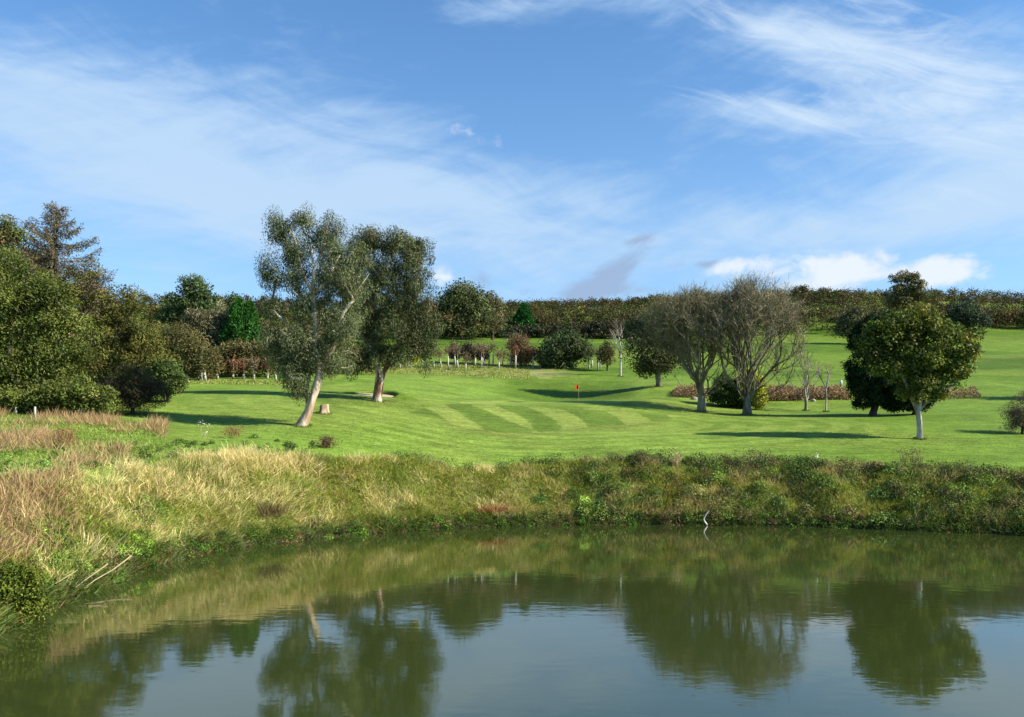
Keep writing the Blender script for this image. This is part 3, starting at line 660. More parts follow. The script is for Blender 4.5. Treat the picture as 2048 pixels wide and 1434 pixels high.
# ------------------------------------------------------------ young planting in white guards
M_white = plain_mat('white_guard', (.60,.58,.50), .6, .12)
def cyl(a, b, r0, r1, k=8):
    a = np.array(a, float); b = np.array(b, float); t = unit(b-a); u = unit(np.cross(t, [.3, 1, .2])); w = np.cross(t, u)
    an = np.arange(k)/k*2*math.pi; ring = np.cos(an)[:, None]*u+np.sin(an)[:, None]*w
    V = np.vstack([a+ring*r0, b+ring*r1, [a], [b]]); m = np.arange(k); m2 = (m+1) % k
    q = np.stack([m, m2, k+m2, k+m], 1); t1 = np.stack([m2, m, np.full(k, 2*k)], 1); t2 = np.stack([k+m, k+m2, np.full(k, 2*k+1)], 1)
    return V, q, np.vstack([t1, t2])
def young(px, d, h, label, group, tilt=0, crown=None, hk=1.0):
    """a planted sapling: white tube guard, stem through it and a twiggy little crown"""
    b = ground_at(px, d); root = empty('young_tree', b); tag(root, label, 'young tree', group)
    key = crown or 'brown'
    top = b+np.array([tilt*h, 0, h]); V, q, t = cyl(b-[0, 0, .05], top, .13, .11)
    mesh_obj('guard', V, [q, t], M_white, root, smooth=False)
    hs = (1.1+rng.random()*1.5)*hk
    st = top+np.array([tilt*.3+rng.normal()*.1, 0, hs]); V, q, t = cyl(b, st, .04, .012, 6)
    mesh_obj('trunk', V, [q, t], B_pale, root)
    m = int(150+200*rng.random()); pos = st-np.array([0, 0, hs*.42])+rng.normal(size=(m, 3))*np.array([.32, .32, .42])
    pc = {'brown': [((.16,.11,.07), 3), ((.11,.095,.05), 2)], 'green': [((.09,.11,.04), 3), ((.12,.12,.05), 2)], 'rust': [((.22,.09,.05), 3), ((.15,.10,.06), 2)]}[key]
    V, Fq = diamonds(pos, rdir(m)+[0, 0, .6], .28*(.5+rng.random(m)), .09, .05); A_ = Acc(); A_.add(V, Fq, pal(pc, m, .2)); A_.build('crown', M_leaf, root)
G1 = 'young trees in white guards'
k = 0
for px, d, h in ((868,120,1.1),(883,121,1.3),(897,119,2.0),(911,124,1.5),(916,121,1.2),(931,118,1.0),(950,124,1.2),(963,121,1.7),(969,124,1.2),(978,126,1.5),(986,125,1.8),(998,121,1.0),(1005,126,.9)):
    young(px, d, h, 'young tree in white guard in the row between the gums and the russet shrub', G1, rng.normal()*.08, 'brown')
for px, d, h in ((1020,123,1.5),(1031,121,2.0),(1040,124,1.5),(1066,122,1.6),(1081,122,.9)):
    young(px, d, h, 'young tree in white guard half hidden by the russet shrub', G1, rng.normal()*.05, 'rust')
for px, d, h in ((1178,121,1.2),(1184,123,1.1),(1196,120,1.6),(1201,121,1.5),(1214,119,1.4)):
    young(px, d, h, 'young tree in white guard between dark round tree and slim leafless tree', G1, rng.normal()*.05, 'green')
for px, d, h in ((375,79,.6),(396,80,.7),(405,79,.7),(412,79,.7)):
    young(px, d, h*1.2, 'young tree in short white guard below the olive willow scrub', G1, rng.normal()*.1, 'green')
for px, d, h, c in ((436,82,.5,'rust'),(466,83,.4,'rust'),(488,82,.5,'rust'),(508,82,.5,'brown'),(535,83,.5,'rust'),(552,82,.5,'green')):
    young(px, d, h, 'rusty young tree in low guard at the meadow edge below the green cypress', G1, rng.normal()*.1, c, .7)
for px, d, h in ((700,116,1.1),(716,116,1.2),(845,119,1.2),(822,119,1.1),(800,118,1.1),(785,118,1.1)):
    young(px, d, h, 'young tree in white guard seen under the broad dark gum crown', G1, rng.normal()*.05, 'green')

# ------------------------------------------------------------ small things on the course
def flag():
    b = ground_at(1157, 84); top = P(1157, 770, 84); root = empty('golf_flag', b)
    tag(root, 'small red flag on a thin pin beyond the striped green', 'flag')
    V, q, t = cyl(b-[0, 0, .1], [b[0], b[1], top[2]], .016, .012, 8); mesh_obj('pole', V, [q, t], plain_mat('pin_paint', (.5,.45,.2)), root)
    nx_, nz_ = 8, 5; Vv = []
    for s_ in (0, 1):
        for j in range(nz_):
            for i in range(nx_):
                u = i/(nx_-1); w = j/(nz_-1); Vv.append([b[0]-.01+(-.38*u), b[1]+.07*math.sin(u*5)+s_*.008, top[2]-.42*w*(1-.1*u)-.06*u])
    Vv = np.array(Vv); I_ = np.arange(nx_*nz_).reshape(nz_, nx_); q = np.stack([I_[:-1, :-1], I_[1:, :-1], I_[1:, 1:], I_[:-1, 1:]], -1).reshape(-1, 4)
    mesh_obj('cloth', Vv, [np.vstack([q, q[:, ::-1]+nx_*nz_])], plain_mat('red_cloth', (.75,.05,.03)), root)
flag()
def stump():
    b = ground_at(648, 53); root = empty('tree_stump', b); tag(root, 'short pale sawn tree stump right of the leaning gum', 'stump')
    k = 18; an = np.arange(k)/k*2*math.pi; V = []; hs = [0, .12, .35, .55, .62]; rs = [.40, .33, .29, .30, .28]
    for h, r in zip(hs, rs):
        rr = r*(1+.10*np.sin(3*an+1)+.06*np.sin(7*an)); zz = b[2]-.04+h+(.05*np.cos(an) if h > .5 else 0)
        V.append(np.stack([b[0]+rr*np.cos(an), b[1]+rr*np.sin(an), zz+0*an], 1))
    V = np.vstack(V); m = np.arange(k); m2 = (m+1) % k; q = np.vstack([np.stack([i*k+m, i*k+m2, (i+1)*k+m2, (i+1)*k+m], 1) for i in range(4)])
    mesh_obj('trunk', V, q, bark_mat('stump_bark', (.25,.15,.09), (.42,.30,.19), (.6,.48,.34), 4), root, smooth=True)
    Vt = np.vstack([V[-k:]+[0, 0, .004], [V[-k:].mean(0)+[0, 0, .01]]]); t = np.stack([m, m2, np.full(k, k)], 1)
    mesh_obj('cut_face', Vt, t, plain_mat('cut_wood', (.62,.50,.34), .8, .15, 12), root)
stump()
def bunker():
    c = ground_at(752, 67); k = 40; an = np.arange(k)/k*2*math.pi; V = []; C_ = []
    rx, ry = 1.62, 1.9
    rings = [0, .35, .7, .93, 1.0]
    for r in rings[1:]:
        x = c[0]+rx*r*np.cos(an)*(1+.06*np.sin(2*an+1)); y = c[1]+ry*r*np.sin(an)
        z = gz(x, y)+.03
        if r < .99: z = z-.0
        V.append(np.stack([x, y, z], 1))
    V = np.vstack([[np.array([c[0], c[1], g1(c[0], c[1])+.03])]]+V); m = np.arange(k); m2 = (m+1) % k
    t = np.stack([np.zeros(k, int), 1+m, 1+m2], 1); q = np.vstack([np.stack([1+i*k+m, 1+(i+1)*k+m, 1+(i+1)*k+m2, 1+i*k+m2], 1) for i in range(3)])
    o = mesh_obj('sand', V, [q, t], plain_mat('bunker_sand', (.55,.46,.33), .9, .1, 3), None, smooth=True)
    tag(o, 'pale sand of the bunker behind the broad dark gum', None, None, 'structure')
    # raised turf lip on the far and right side
    Vl = []; prof = [(.0, .0), (.04, .38), (.3, .52), (.9, .40), (1.8, .0)]; aa = np.linspace(-.5, math.pi+.1, 36)
    for (o_, h) in prof:
        x = c[0]+(rx*1.0+o_)*np.cos(aa)*(1+.06*np.sin(2*aa+1)); y = c[1]+(ry*1.0+o_)*np.sin(aa)
        fade = np.sin(np.linspace(0, math.pi, 36))**.5
        Vl.append(np.stack([x, y, gz(x, y)-.03+h*fade*(.75+.25*np.cos(aa))], 1))
    Vl = np.vstack(Vl); kk = 36; m = np.arange(kk-1)
    q = np.vstack([np.stack([i*kk+m, (i+1)*kk+m, (i+1)*kk+m+1, i*kk+m+1], 1) for i in range(4)])
    cc = np.broadcast_to(np.array([.09, .15, .014]), (len(Vl), 3)).copy(); cc[:kk] = (.05,.05,.02)
    o = mesh_obj('bunker_lip', Vl, q, ground.data.materials[0], None, cc, True); tag(o, 'turf lip round the far side of the bunker', None, None, 'structure')
bunker()
# brown bracken bank and pale markers beyond the right lawn
def bracken():
    A_ = Acc(); m = 26000
    for x0, x1, w in ((1345,1415,.12),(1525,1700,.6),(1880,1960,.06)):
        k = int(m*w); px = x0+(x1-x0)*rng.random(k); d = 86+5*rng.random(k); X = (px-1024)/F*d
        hgt = (.35+1.1*fbm(px*.06, d*.3, 2))*(np.clip((px-x0)/12, 0, 1)*np.clip((x1-px)/12, 0, 1))
        u = rng.random(k); z = gz(X, d)+u*hgt
        pos = np.stack([X, d, z], 1)
        pc = pal([((.24,.15,.09), 4), ((.32,.21,.12), 3), ((.13,.10,.06), 2), ((.10,.12,.04), 1.5)], k, .25)
        V, Fq = diamonds(pos, rdir(k)+[0, 0, .5], .2*(.5+rng.random(k)), .11, .1); A_.add(V, Fq, pc)
    o = A_.build('bracken', M_leaf); tag(o, 'low bank of red-brown bracken across the right lawn', 'bracken', None, 'stuff')
bracken()
def rock(name, px, d, s, label, c):
    b = ground_at(px, d); k = 10; V = []; 
    for i, (h, r) in enumerate(((-.1, .9), (.25, 1.0), (.6, .8), (.85, .45))):
        an = np.arange(k)/k*2*math.pi; rr = s*r*(1+rng.normal(size=k)*.12); V.append(np.stack([b[0]+rr*np.cos(an), b[1]+rr*np.sin(an)*.8, b[2]+s*h+rng.normal(size=k)*s*.05], 1))
    V = np.vstack(V+[[b+[0, 0, s*.95]]]); m = np.arange(k); m2 = (m+1) % k
    q = np.vstack([np.stack([i*k+m, i*k+m2, (i+1)*k+m2, (i+1)*k+m], 1) for i in range(3)]); t = np.stack([3*k+m, 3*k+m2, np.full(k, 4*k)], 1)
    o = mesh_obj(name, V, [q, t], plain_mat('pale_stone', c, .9, .25, 5), None); tag(o, label, 'rock')
rock('rock', 1627, 85.5, .3, 'pale stone showing in the bracken behind the small round leafless tree', (.5,.42,.36))
rock('rock', 1388, 85, .35, 'grey stone at the left end of the bracken behind the brown-trunked leafless tree', (.38,.33,.27))
def marker():
    b = ground_at(1682, 93); root = empty('tee_marker', b); tag(root, 'small white marker post above the right end of the bracken bank', 'marker')
    V, q, t = cyl(b-[0, 0, .05], b+[0, 0, 1.15], .05, .045, 8); mesh_obj('post', V, [q, t], plain_mat('post_wood', (.3,.25,.18)), root)
    V, q, t = cyl(b+[0, 0, .75], b+[0, 0, 1.32], .17, .13, 10); mesh_obj('cap', V, [q, t], plain_mat('marker_white', (.8,.8,.78)), root)
marker()
def fence_post(px, py, d, h, label):
    b = ground_at(px, d); V, q, t = cyl(b-[0, 0, .1], b+[0, 0, h], .06, .055, 8); o = mesh_obj('post', V, [q, t], M_white, None); tag(o, label, 'post')
fence_post(70, 835, 45, .75, 'white post in front of the big willow-leaved tree')
fence_post(32, 830, 47, .5, 'grey short post left of the white one at the wood edge')
# ------------------------------------------------------------ bank vegetation
def scatter(n, test, box=(-34, 34, 12, 50)):
    out = []
    tot = 0
    while tot < n:
        X = rng.uniform(box[0], box[1], n*2); Y = rng.uniform(box[2], box[3], n*2)
        px = 1024+F*X/Y; ok = (px > -260) & (px < 2320); X = X[ok]; Y = Y[ok]
        s = sdist(X, Y); w = test(X, Y, s, 1024+F*X/Y); k = rng.random(len(X)) < w
        out.append(np.stack([X[k], Y[k], s[k]], 1)); tot += int(k.sum())
    o = np.concatenate(out)[:n]; return o[:, 0], o[:, 1], o[:, 2]
def patchw(px, py): return np.exp(-(((px-150)/125)**2+((py-950)/24)**2)**2)
STRAW = np.array([.52, .43, .21]); STRAW2 = np.array([.36, .33, .12]); YG = np.array([.25, .265, .055]); GR = np.array([.11, .17, .022]); DG = np.array([.045, .085, .02]); BRN = np.array([.20, .125, .07]); RUS = np.array([.25, .115, .055])
def blades(name, label, cat, n, test, hfun, colfun, width, lean=.5, up=1.0, bend=.12, mat=M_grass, box=(-34, 34, 12, 50)):
    X, Y, s = scatter(n, test, box); Z = gz(X, Y); px, py = proj(X, Y, Z)
    base = np.stack([X, Y, Z-.03], 1)
    wind = np.array([.25, -.1, 0]); wf = np.stack([vn(X*.9, Y*.9, 201)-.5, vn(X*.9, Y*.9, 202)-.5, X*0], 1)*1.6; ax = rng.normal(size=(n, 3))*lean+(wind+wf)*lean*1.2; ax[:, 2] = up*(.5+rng.random(n)*.7)
    L_ = hfun(X, Y, s, px, py)*(.55+.75*rng.random(n))
    V, Fq = diamonds(base, ax, L_, width*(.6+.8*rng.random(n))*(1+.0*L_), bend)
    c = 1.38*colfun(X, Y, s, px, py)*(1+rng.normal(size=(n, 1))*.22).clip(.4, 1.8)
    A_ = Acc(); A_.add(V, Fq, c); o = A_.build(name, mat); tag(o, label, cat, None, 'stuff'); return o
def leftness(px): return 1-sstep(520, 1150, px)
# 1 tangled bank grass
def t1(X, Y, s, px):
    lim = np.where(px < 330, 30, 5.0+fbm(X*.5, Y*.5, 44)*.9-.45)
    e = (s > -.12) & (s < lim) & ((s < 5.6) | ((px < 350) & (Y < 47)))
    return e*np.where(s < 5, 1, .3)
def c1(X, Y, s, px, py):
    n_ = len(X); z = fbm(X*.55, Y*.55, 61); z2 = fbm(X*1.7, Y*1.7, 62); l = leftness(px)
    c = mixc(np.broadcast_to(YG, (n_, 3)), STRAW, sstep(.42, .66, z2)*(.25+.35*l)); 
    c = mixc(c, GR, sstep(.5, .72, z)*(.9-.35*l)); c = mixc(c, np.array([.20,.19,.045]), (1-l)*.42)
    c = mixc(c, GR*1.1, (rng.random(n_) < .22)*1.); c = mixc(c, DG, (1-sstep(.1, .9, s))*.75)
    c = mixc(c, RUS, (rng.random(n_) < .05+.12*(vn(X*.8, Y*.8, 5) > .7))*.8)
    c = mixc(c, BRN, ((rng.random(n_) < .35*sstep(210, 60, px+90*(fbm(X, Y, 58)-.5))) & (s > 1.0) & (s < 5))*1.)
    c = mixc(c, np.array([.17, .25, .05]), (px < 420)*(s > 5)*.75)
    return mixc(c, np.array([.34, .42, .13]), patchw(px, py)*.9)
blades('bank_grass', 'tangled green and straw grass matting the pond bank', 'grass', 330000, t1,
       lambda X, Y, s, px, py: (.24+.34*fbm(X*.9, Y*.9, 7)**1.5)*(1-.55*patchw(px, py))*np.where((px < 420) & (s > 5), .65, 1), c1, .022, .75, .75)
# 2 tall straw grass
def t2(X, Y, s, px):
    top = np.exp(-((s-3.9)/1.3)**2)*sstep(.45, .6, fbm(X*.6, Y*.6, 90))*(px > 200)*(px < 640)*1.3
    a = top*.8+((s > .2) & (s < 4.2))*leftness(px)*.2*sstep(.52, .66, fbm(X*.9, Y*.9, 91))*(px < 640)
    b = ((s > .3) & (s < 5))*(px >= 640)*.42*sstep(.55, .68, fbm(X*.8, Y*.8, 92))
    return np.clip((a+b)*.8, 0, 1)
blades('tall_grass', 'tall pale dry grass standing in clumps on the left bank', 'grass', 24000, t2,
       lambda X, Y, s, px, py: .34+.5*fbm(X*.8, Y*.8, 17)-.06*(px > 640), lambda X, Y, s, px, py: mixc(mixc(np.broadcast_to(STRAW*1.12, (len(X), 3)), np.array([.26,.28,.07]), sstep(.45, .95, rng.random(len(X))*.6+fbm(X*1.3, Y*1.3, 55)*.5)), np.array([.26,.19,.08]), (px > 1000)*.6), .015, .55, 1.0, .2)
# 3 brown seed heads and sedge
def t3(X, Y, s, px):
    a = sstep(230, 60, px+160*(fbm(X*.9, Y*.9, 58)-.5))*((s > 1.2) & (s < 4.5))*.7+((px < 330) & (Y > 36) & (Y < 47))*.45*sstep(.48, .62, fbm(X*.5, Y*.5, 33))
    a = a+((px < 260) & (Y > 31) & (Y < 37))*.25*sstep(.5, .6, fbm(X*.5, Y*.5, 34))
    return np.clip(a+(px > 1150)*((s > 2.5) & (s < 5.2))*.16*sstep(.45, .6, fbm(X*.7, Y*.7, 35)), 0, 1)
def c3(X, Y, s, px, py):
    c = mixc(np.broadcast_to(np.array([.25, .165, .085]), (len(X), 3)), np.array([.36, .25, .13]), rng.random(len(X)))
    return mixc(c, np.array([.13, .09, .06]), (px > 1100)*.7)
blades('sedge', 'red-brown dead stems and seed heads on the left bank and bank top', 'sedge', 15000, t3, lambda X, Y, s, px, py: .5+.35*fbm(X, Y, 18), c3, .02, .5, 1.0, .08)
# 4 leafy weeds: mounds of nettle, bramble and dock
def weeds(name, label, nm, nleaf, test, rmin, rmax, palette, size=.09, hs=1.0, box=(-34, 34, 12, 50), dark_edge=True):
    X, Y, s = scatter(nm, test, box); Z = gz(X, Y); r = rng.uniform(rmin, rmax, nm)
    w = rng.integers(0, nm, nleaf); q = rdir(nleaf); q[:, 2] = np.abs(q[:, 2]); rad = rng.random((nleaf, 1))**.3
    pos = np.stack([X, Y, Z], 1)[w]+q*rad*np.stack([r, r, r*hs], 1)[w]
    tone = np.exp(rng.normal(size=nm)*.42-.05); cc = pal(palette, nm, .1)*tone[:, None]
    V, Fq = diamonds(pos, rdir(nleaf)+[0, 0, .3], size*(.5+rng.random(nleaf)), size*.55, .15, q+rdir(nleaf)*.6+np.array([0, 0, .4]))
    A_ = Acc(); A_.add(V, Fq, cc[w]*(1+rng.normal(size=(nleaf, 1))*.2).clip(.4, 1.8)); o = A_.build(name, M_leaf); tag(o, label, 'undergrowth', None, 'stuff'); return o
weeds('weeds', 'leafy green weeds mounded along the right bank', 360, 100000,
      lambda X, Y, s, px: ((s > .2) & (s < 5.0))*sstep(1000, 1350, px)*.9+((s > 4) & (s < 5.2) & (px > 620) & (px < 1150))*.25, .2, .72,
      [((.08,.14,.025), 4), ((.12,.17,.035), 3), ((.045,.085,.02), 3), ((.14,.11,.05), 2), ((.17,.18,.06), 2)])
weeds('brambles', 'dark brambles along the top of the right bank', 130, 40000,
      lambda X, Y, s, px: ((s > 3.6) & (s < 5.4))*sstep(1180, 1300, px)*1., .3, .8,
      [((.05,.075,.02), 4), ((.09,.07,.04), 3), ((.075,.11,.03), 3), ((.12,.10,.05), 1)], .08)
weeds('waterside_plants', 'low dark green plants hanging over the waterline', 520, 60000,
      lambda X, Y, s, px: ((s > -.15) & (s < .45))*1., .12, .34,
      [((.05,.10,.015), 4), ((.08,.15,.02), 3), ((.12,.08,.04), 1.6), ((.03,.045,.015), 2)], .07)
weeds('meadow_weeds', 'green docks and nettles behind the left bank', 150, 16000,
      lambda X, Y, s, px: ((s > 4.2) & (px < 640) & (Y < 46) & (s < 11))*.8, .12, .28,
      [((.10,.17,.03), 4), ((.07,.12,.025), 3), ((.14,.2,.05), 2)], .08)
weeds('weeds', 'bright leafy growth low on the near left bank', 90, 16000,
      lambda X, Y, s, px: ((s > .3) & (s < 2.5) & (px < 330))*sstep(.5, .62, fbm(X*.6, Y*.6, 71)), .15, .4,
      [((.12,.19,.03), 4), ((.17,.23,.05), 2), ((.07,.12,.02), 2)], .07)
# rough grass fringe below the young trees
blades('rough_grass', 'tufts of pale rough grass below the young planting', 'grass', 26000,
       lambda X, Y, s, px: ((Y > 108) & (Y < 126) & (px > 660) & (px < 1060))*.8+((Y > 76) & (Y < 80) & (px > 350) & (px < 580)),
       lambda X, Y, s, px, py: np.full(len(X), .26), lambda X, Y, s, px, py: mixc(np.broadcast_to(np.array([.30,.28,.11]), (len(X), 3)), GR*1.2, (rng.random(len(X)) < .5)*1.), .06, .6, .8, box=(-60, 34, 75, 128))

# longer grass left by the mower round the trunks, and fallen leaves
BASES = [(605,47.2,.5),(755,62,.5),(1494,73,.5),(1403,75,.5),(1318,95,.5),(1840,52,.35),(1612,80,.3),(1652,78,.25),(648,53,.45),(1241,112,.4),(1132,122,.5)]
bc = np.array([list(ground_at(p, d)[:2])+[r] for p, d, r in BASES]); k_ = rng.integers(0, len(bc), 5200); a_ = rng.random(5200)*2*math.pi; r_ = bc[k_, 2]*(.6+.6*rng.random(5200))
X_ = bc[k_, 0]+np.cos(a_)*r_; Y_ = bc[k_, 1]+np.sin(a_)*r_; B0 = np.stack([X_, Y_, gz(X_, Y_)-.02], 1); ax_ = rng.normal(size=(5200, 3))*.4; ax_[:, 2] = 1
V, Fq = diamonds(B0, ax_, .08+.14*rng.random(5200), .02, .1); A_ = Acc(); A_.add(V, Fq, pal([((.09,.15,.02), 3), ((.15,.18,.04), 1)], 5200, .2))
tag(A_.build('rough_grass', M_grass), 'rings of unmown grass round the foot of each trunk', 'grass', None, 'stuff')
m_ = 5200; k_ = rng.integers(0, 6, m_); X_ = bc[k_, 0]+rng.normal(size=m_)*2.6; Y_ = bc[k_, 1]+rng.normal(size=m_)*2.4
V, Fq = diamonds(np.stack([X_, Y_, gz(X_, Y_)+.015], 1), rng.normal(size=(m_, 3))*[1, 1, .15], .07+.05*rng.random(m_), .045, .1, np.tile([0., 0., 1.], (m_, 1))+rng.normal(size=(m_, 3))*.3)
A_ = Acc(); A_.add(V, Fq, pal([((.22,.14,.06), 3), ((.28,.22,.08), 2), ((.15,.09,.05), 2)], m_, .2)); tag(A_.build('fallen_leaves', M_leaf), 'brown autumn leaves scattered on the turf under the trees', 'leaves', None, 'stuff')
# individual plants on the bank
def tuft(name, label, cat, px, d, h, n, c1_, c2_, w=.02, lean=.3, spread=.18, heads=None):
    b = ground_at(px, d); root = empty(name, b); tag(root, label, cat)
    base = b+rng.normal(size=(n, 3))*[spread, spread, 0]; ax = rng.normal(size=(n, 3))*lean; ax[:, 2] = 1
    L_ = h*(.5+.6*rng.random(n)); V, Fq = diamonds(base, ax, L_, w, .06); t = rng.random(n)
    A_ = Acc(); A_.add(V, Fq, mixc(np.broadcast_to(np.array(c1_), (n, 3)), np.array(c2_), t))
    if heads:
        tip = base+unit(ax)*L_[:, None]; m = n*8; k = rng.integers(0, n, m)
        V, Fq = diamonds(tip[k]+rng.normal(size=(m, 3))*heads[1]-[0, 0, heads[1]], rdir(m), .07, .04); A_.add(V, Fq, pal([(heads[0], 1)], m, .25))
    A_.build('stems', M_grass, root)
tuft('sedge_tuft', 'dark brown rush tuft at the waterline where the left bank bends', 'rush', 540, 32.6, .75, 420, (.10,.075,.03), (.17,.13,.05), .02, .55, .35)
tuft('fern_clump', 'orange-brown fern clump at the waterline in mid bank', 'fern', 985, 38.6, .5, 420, (.24,.10,.04), (.34,.17,.07), .03, .9, .38)
tuft('dock_plant', 'dark red dock plant on the bank top right of the gums', 'dock', 655, 42.0, .62, 90, (.07,.03,.025), (.12,.05,.03), .02, .45, .2, ((.10,.045,.04), .07))
tuft('dock_plant', 'group of tall dark dock spikes on the far right bank top', 'dock', 1822, 41.2, 1.05, 60, (.10,.07,.045), (.14,.09,.06), .02, .12, .28, ((.12,.075,.05), .07))
tuft('dock_plant', 'dark brown dock spikes on the bank top right of centre', 'dock', 1500, 42.6, .95, 60, (.09,.07,.04), (.13,.1,.06), .02, .14, .35, ((.11,.085,.05), .08))
tuft('hogweed', 'pale dried hogweed stalk on the bank top right of centre', 'hogweed', 1352, 42.6, 1.0, 26, (.38,.29,.18), (.45,.36,.22), .02, .1, .09, ((.42,.30,.18), .09))
tuft('hogweed', 'dead hogweed with white flat heads before the left meadow shadow', 'hogweed', 408, 40.5, 1.05, 8, (.25,.22,.12), (.35,.3,.18), .022, .16, .1, ((.55,.52,.42), .06))
tuft('reed_tuft', 'pair of bright dry grass stalks on the bank top in mid bank', 'grass', 955, 42.3, .8, 8, (.5,.45,.22), (.55,.48,.28), .022, .32, .12)
tuft('hogweed', 'single white flower head rising above the right bank', 'hogweed', 1634, 42.2, .95, 3, (.3,.3,.14), (.3,.3,.14), .02, .06, .03, ((.8,.8,.74), .05))
tuft('dock_plant', 'tall rusty dock left of the bright grass patch at the wood edge', 'dock', 130, 36, .9, 60, (.2,.08,.05), (.28,.13,.08), .02, .2, .25, ((.24,.10,.06), .08))
tuft('dock_plant', 'rusty dock group in front of the leaning gum shadow', 'dock', 462, 42.5, .62, 46, (.16,.06,.04), (.22,.1,.06), .02, .3, .35, ((.2,.08,.05), .06))
leafy('green_bush', 'dark green bramble bush overhanging the water at the near left corner', 'shrub', 40, 17.9, [(30,1170,48,50),(70,1200,32,36),(0,1210,38,38)], 90, 15000, .06, [((.06,.09,.012), 4), ((.13,.16,.022), 3), ((.03,.045,.01), 2)], .03, cr=.22, aspect=.6, rt=.006)
def stick(name, label, pts, r, mat):
    sk = Skel([np.array(p) for p in pts]); sk.radii(r, r); sk.r = np.linspace(r, r*.45, len(pts)); V, Fq = sk.mesh(6, 1.0); o = mesh_obj(name, V, Fq, mat, None, smooth=True); tag(o, label, 'branch'); return o
M_stick = plain_mat('bleached_wood', (.75,.72,.66), .7, .12)
def pts(*a): return [P(*q) for q in a]
stick('dead_branch', 'bleached white crooked stick poking up from the water by the far bank', pts((1414,1050,38.4),(1409,1043,38.3),(1407,1038,38.3),(1412,1029,38.2),(1418,1021,38.2)), .05, M_stick)
M_reed = plain_mat('dead_reed', (.46,.37,.22), .7, .2)
stick('dead_branch', 'long fallen stem sloping down to the near left waterline', pts((262,1112,23.6),(225,1140,22.4),(190,1160,21.4),(168,1176,20.8)), .03, M_reed)
stick('dead_branch', 'second fallen stem just under the long one on the near left bank', pts((215,1128,22.3),(190,1146,21.7),(170,1160,21.2),(150,1176,20.6)), .026, M_reed)
stick('dead_branch', 'forked pale stem standing up on the near left bank', pts((222,1115,22.6),(232,1090,22.6),(245,1075,22.7),(258,1063,22.8)), .024, M_reed)
stick('dead_branch', 'thin leaning pale stem left of the forked one', pts((182,1110,22),(192,1085,22.1),(200,1058,22.2)), .018, M_reed)
stick('dead_branch', 'low pale stem lying along the near left bank foot', pts((155,1140,20.8),(120,1162,20),(95,1176,19.6)), .018, M_reed)
stick('dead_branch', 'grey stick lying over the waterline under the right bank', pts((1575,1034,38.6),(1592,1040,38.3),(1608,1036,38.2)), .03, B_pale)
stick('dead_branch', 'curved pale root at the water below the far right bank', pts((1730,1047,37.2),(1745,1050,37),(1765,1048,36.9)), .03, B_pale)

# ------------------------------------------------------------ camera, sun, sky
cam = bpy.data.objects.new('camera', bpy.data.cameras.new('camera')); col.objects.link(cam)
cam.location = (0, 0, CH); cam.rotation_euler = (R(90), 0, 0); cam.data.lens = 28; cam.data.sensor_width = 36
cam.data.shift_y = (YH-717)/2048; cam.data.clip_end = 6000; cam.data.clip_start = .1; scene.camera = cam
SUN_AZ, SUN_EL = 105, 33      # clockwise from +Y
sv = np.array([math.sin(R(SUN_AZ))*math.cos(R(SUN_EL)), math.cos(R(SUN_AZ))*math.cos(R(SUN_EL)), math.sin(R(SUN_EL))])
sl = bpy.data.lights.new('sun', 'SUN'); sl.energy = 5.0; sl.angle = R(.5); sl.color = (1, .91, .74)
so = bpy.data.objects.new('sun', sl); col.objects.link(so)
from mathutils import Vector
so.rotation_euler = Vector(sv).to_track_quat('Z', 'Y').to_euler(); so.location = (30, -20, 40)
wd = bpy.data.worlds.new('World'); scene.world = wd; wd.use_nodes = True
nt = wd.node_tree; nt.nodes.clear(); L = nt.links.new
def V_(x): return x
def Mt(op, a, b=None, c=None, clamp=False):
    nd = nt.nodes.new('ShaderNodeMath'); nd.operation = op; nd.use_clamp = clamp
    for i, v in enumerate((a, b, c)):
        if v is None: continue
        if isinstance(v, (int, float)): nd.inputs[i].default_value = v
        else: L(v, nd.inputs[i])
    return nd.outputs[0]
tc = N(nt, 'ShaderNodeTexCoord'); sx = N(nt, 'ShaderNodeSeparateXYZ'); L(tc.outputs['Generated'], sx.inputs[0])
az = Mt('ARCTAN2', sx.outputs[0], sx.outputs[1]); hyp = Mt('SQRT', Mt('ADD', Mt('MULTIPLY', sx.outputs[0], sx.outputs[0]), Mt('MULTIPLY', sx.outputs[1], sx.outputs[1])))
el = Mt('ARCTAN2', sx.outputs[2], hyp)
def A2(px): return math.atan((px-1024)/F)
def E2(px, py): return math.atan((YH-py)/F*math.cos(A2(px)))
cx = N(nt, 'ShaderNodeCombineXYZ'); L(az, cx.inputs[0]); L(el, cx.inputs[1])
def noise(scx, scy, rot, scale, det=6, rough=.6, dist=0., off=0):
    mp = N(nt, 'ShaderNodeMapping'); mp.inputs['Rotation'].default_value = (0, 0, rot); mp.inputs['Location'].default_value = (off, off*.7, 0)
    m2 = N(nt, 'ShaderNodeMapping'); m2.inputs['Scale'].default_value = (scx, scy, 1); L(cx.outputs[0], mp.inputs[0]); L(mp.outputs[0], m2.inputs[0])
    n_ = N(nt, 'ShaderNodeTexNoise'); n_.inputs['Scale'].default_value = scale; n_.inputs['Detail'].default_value = det; n_.inputs['Roughness'].default_value = rough; n_.inputs['Distortion'].default_value = dist
    L(m2.outputs[0], n_.inputs[0]); return n_.outputs[0]
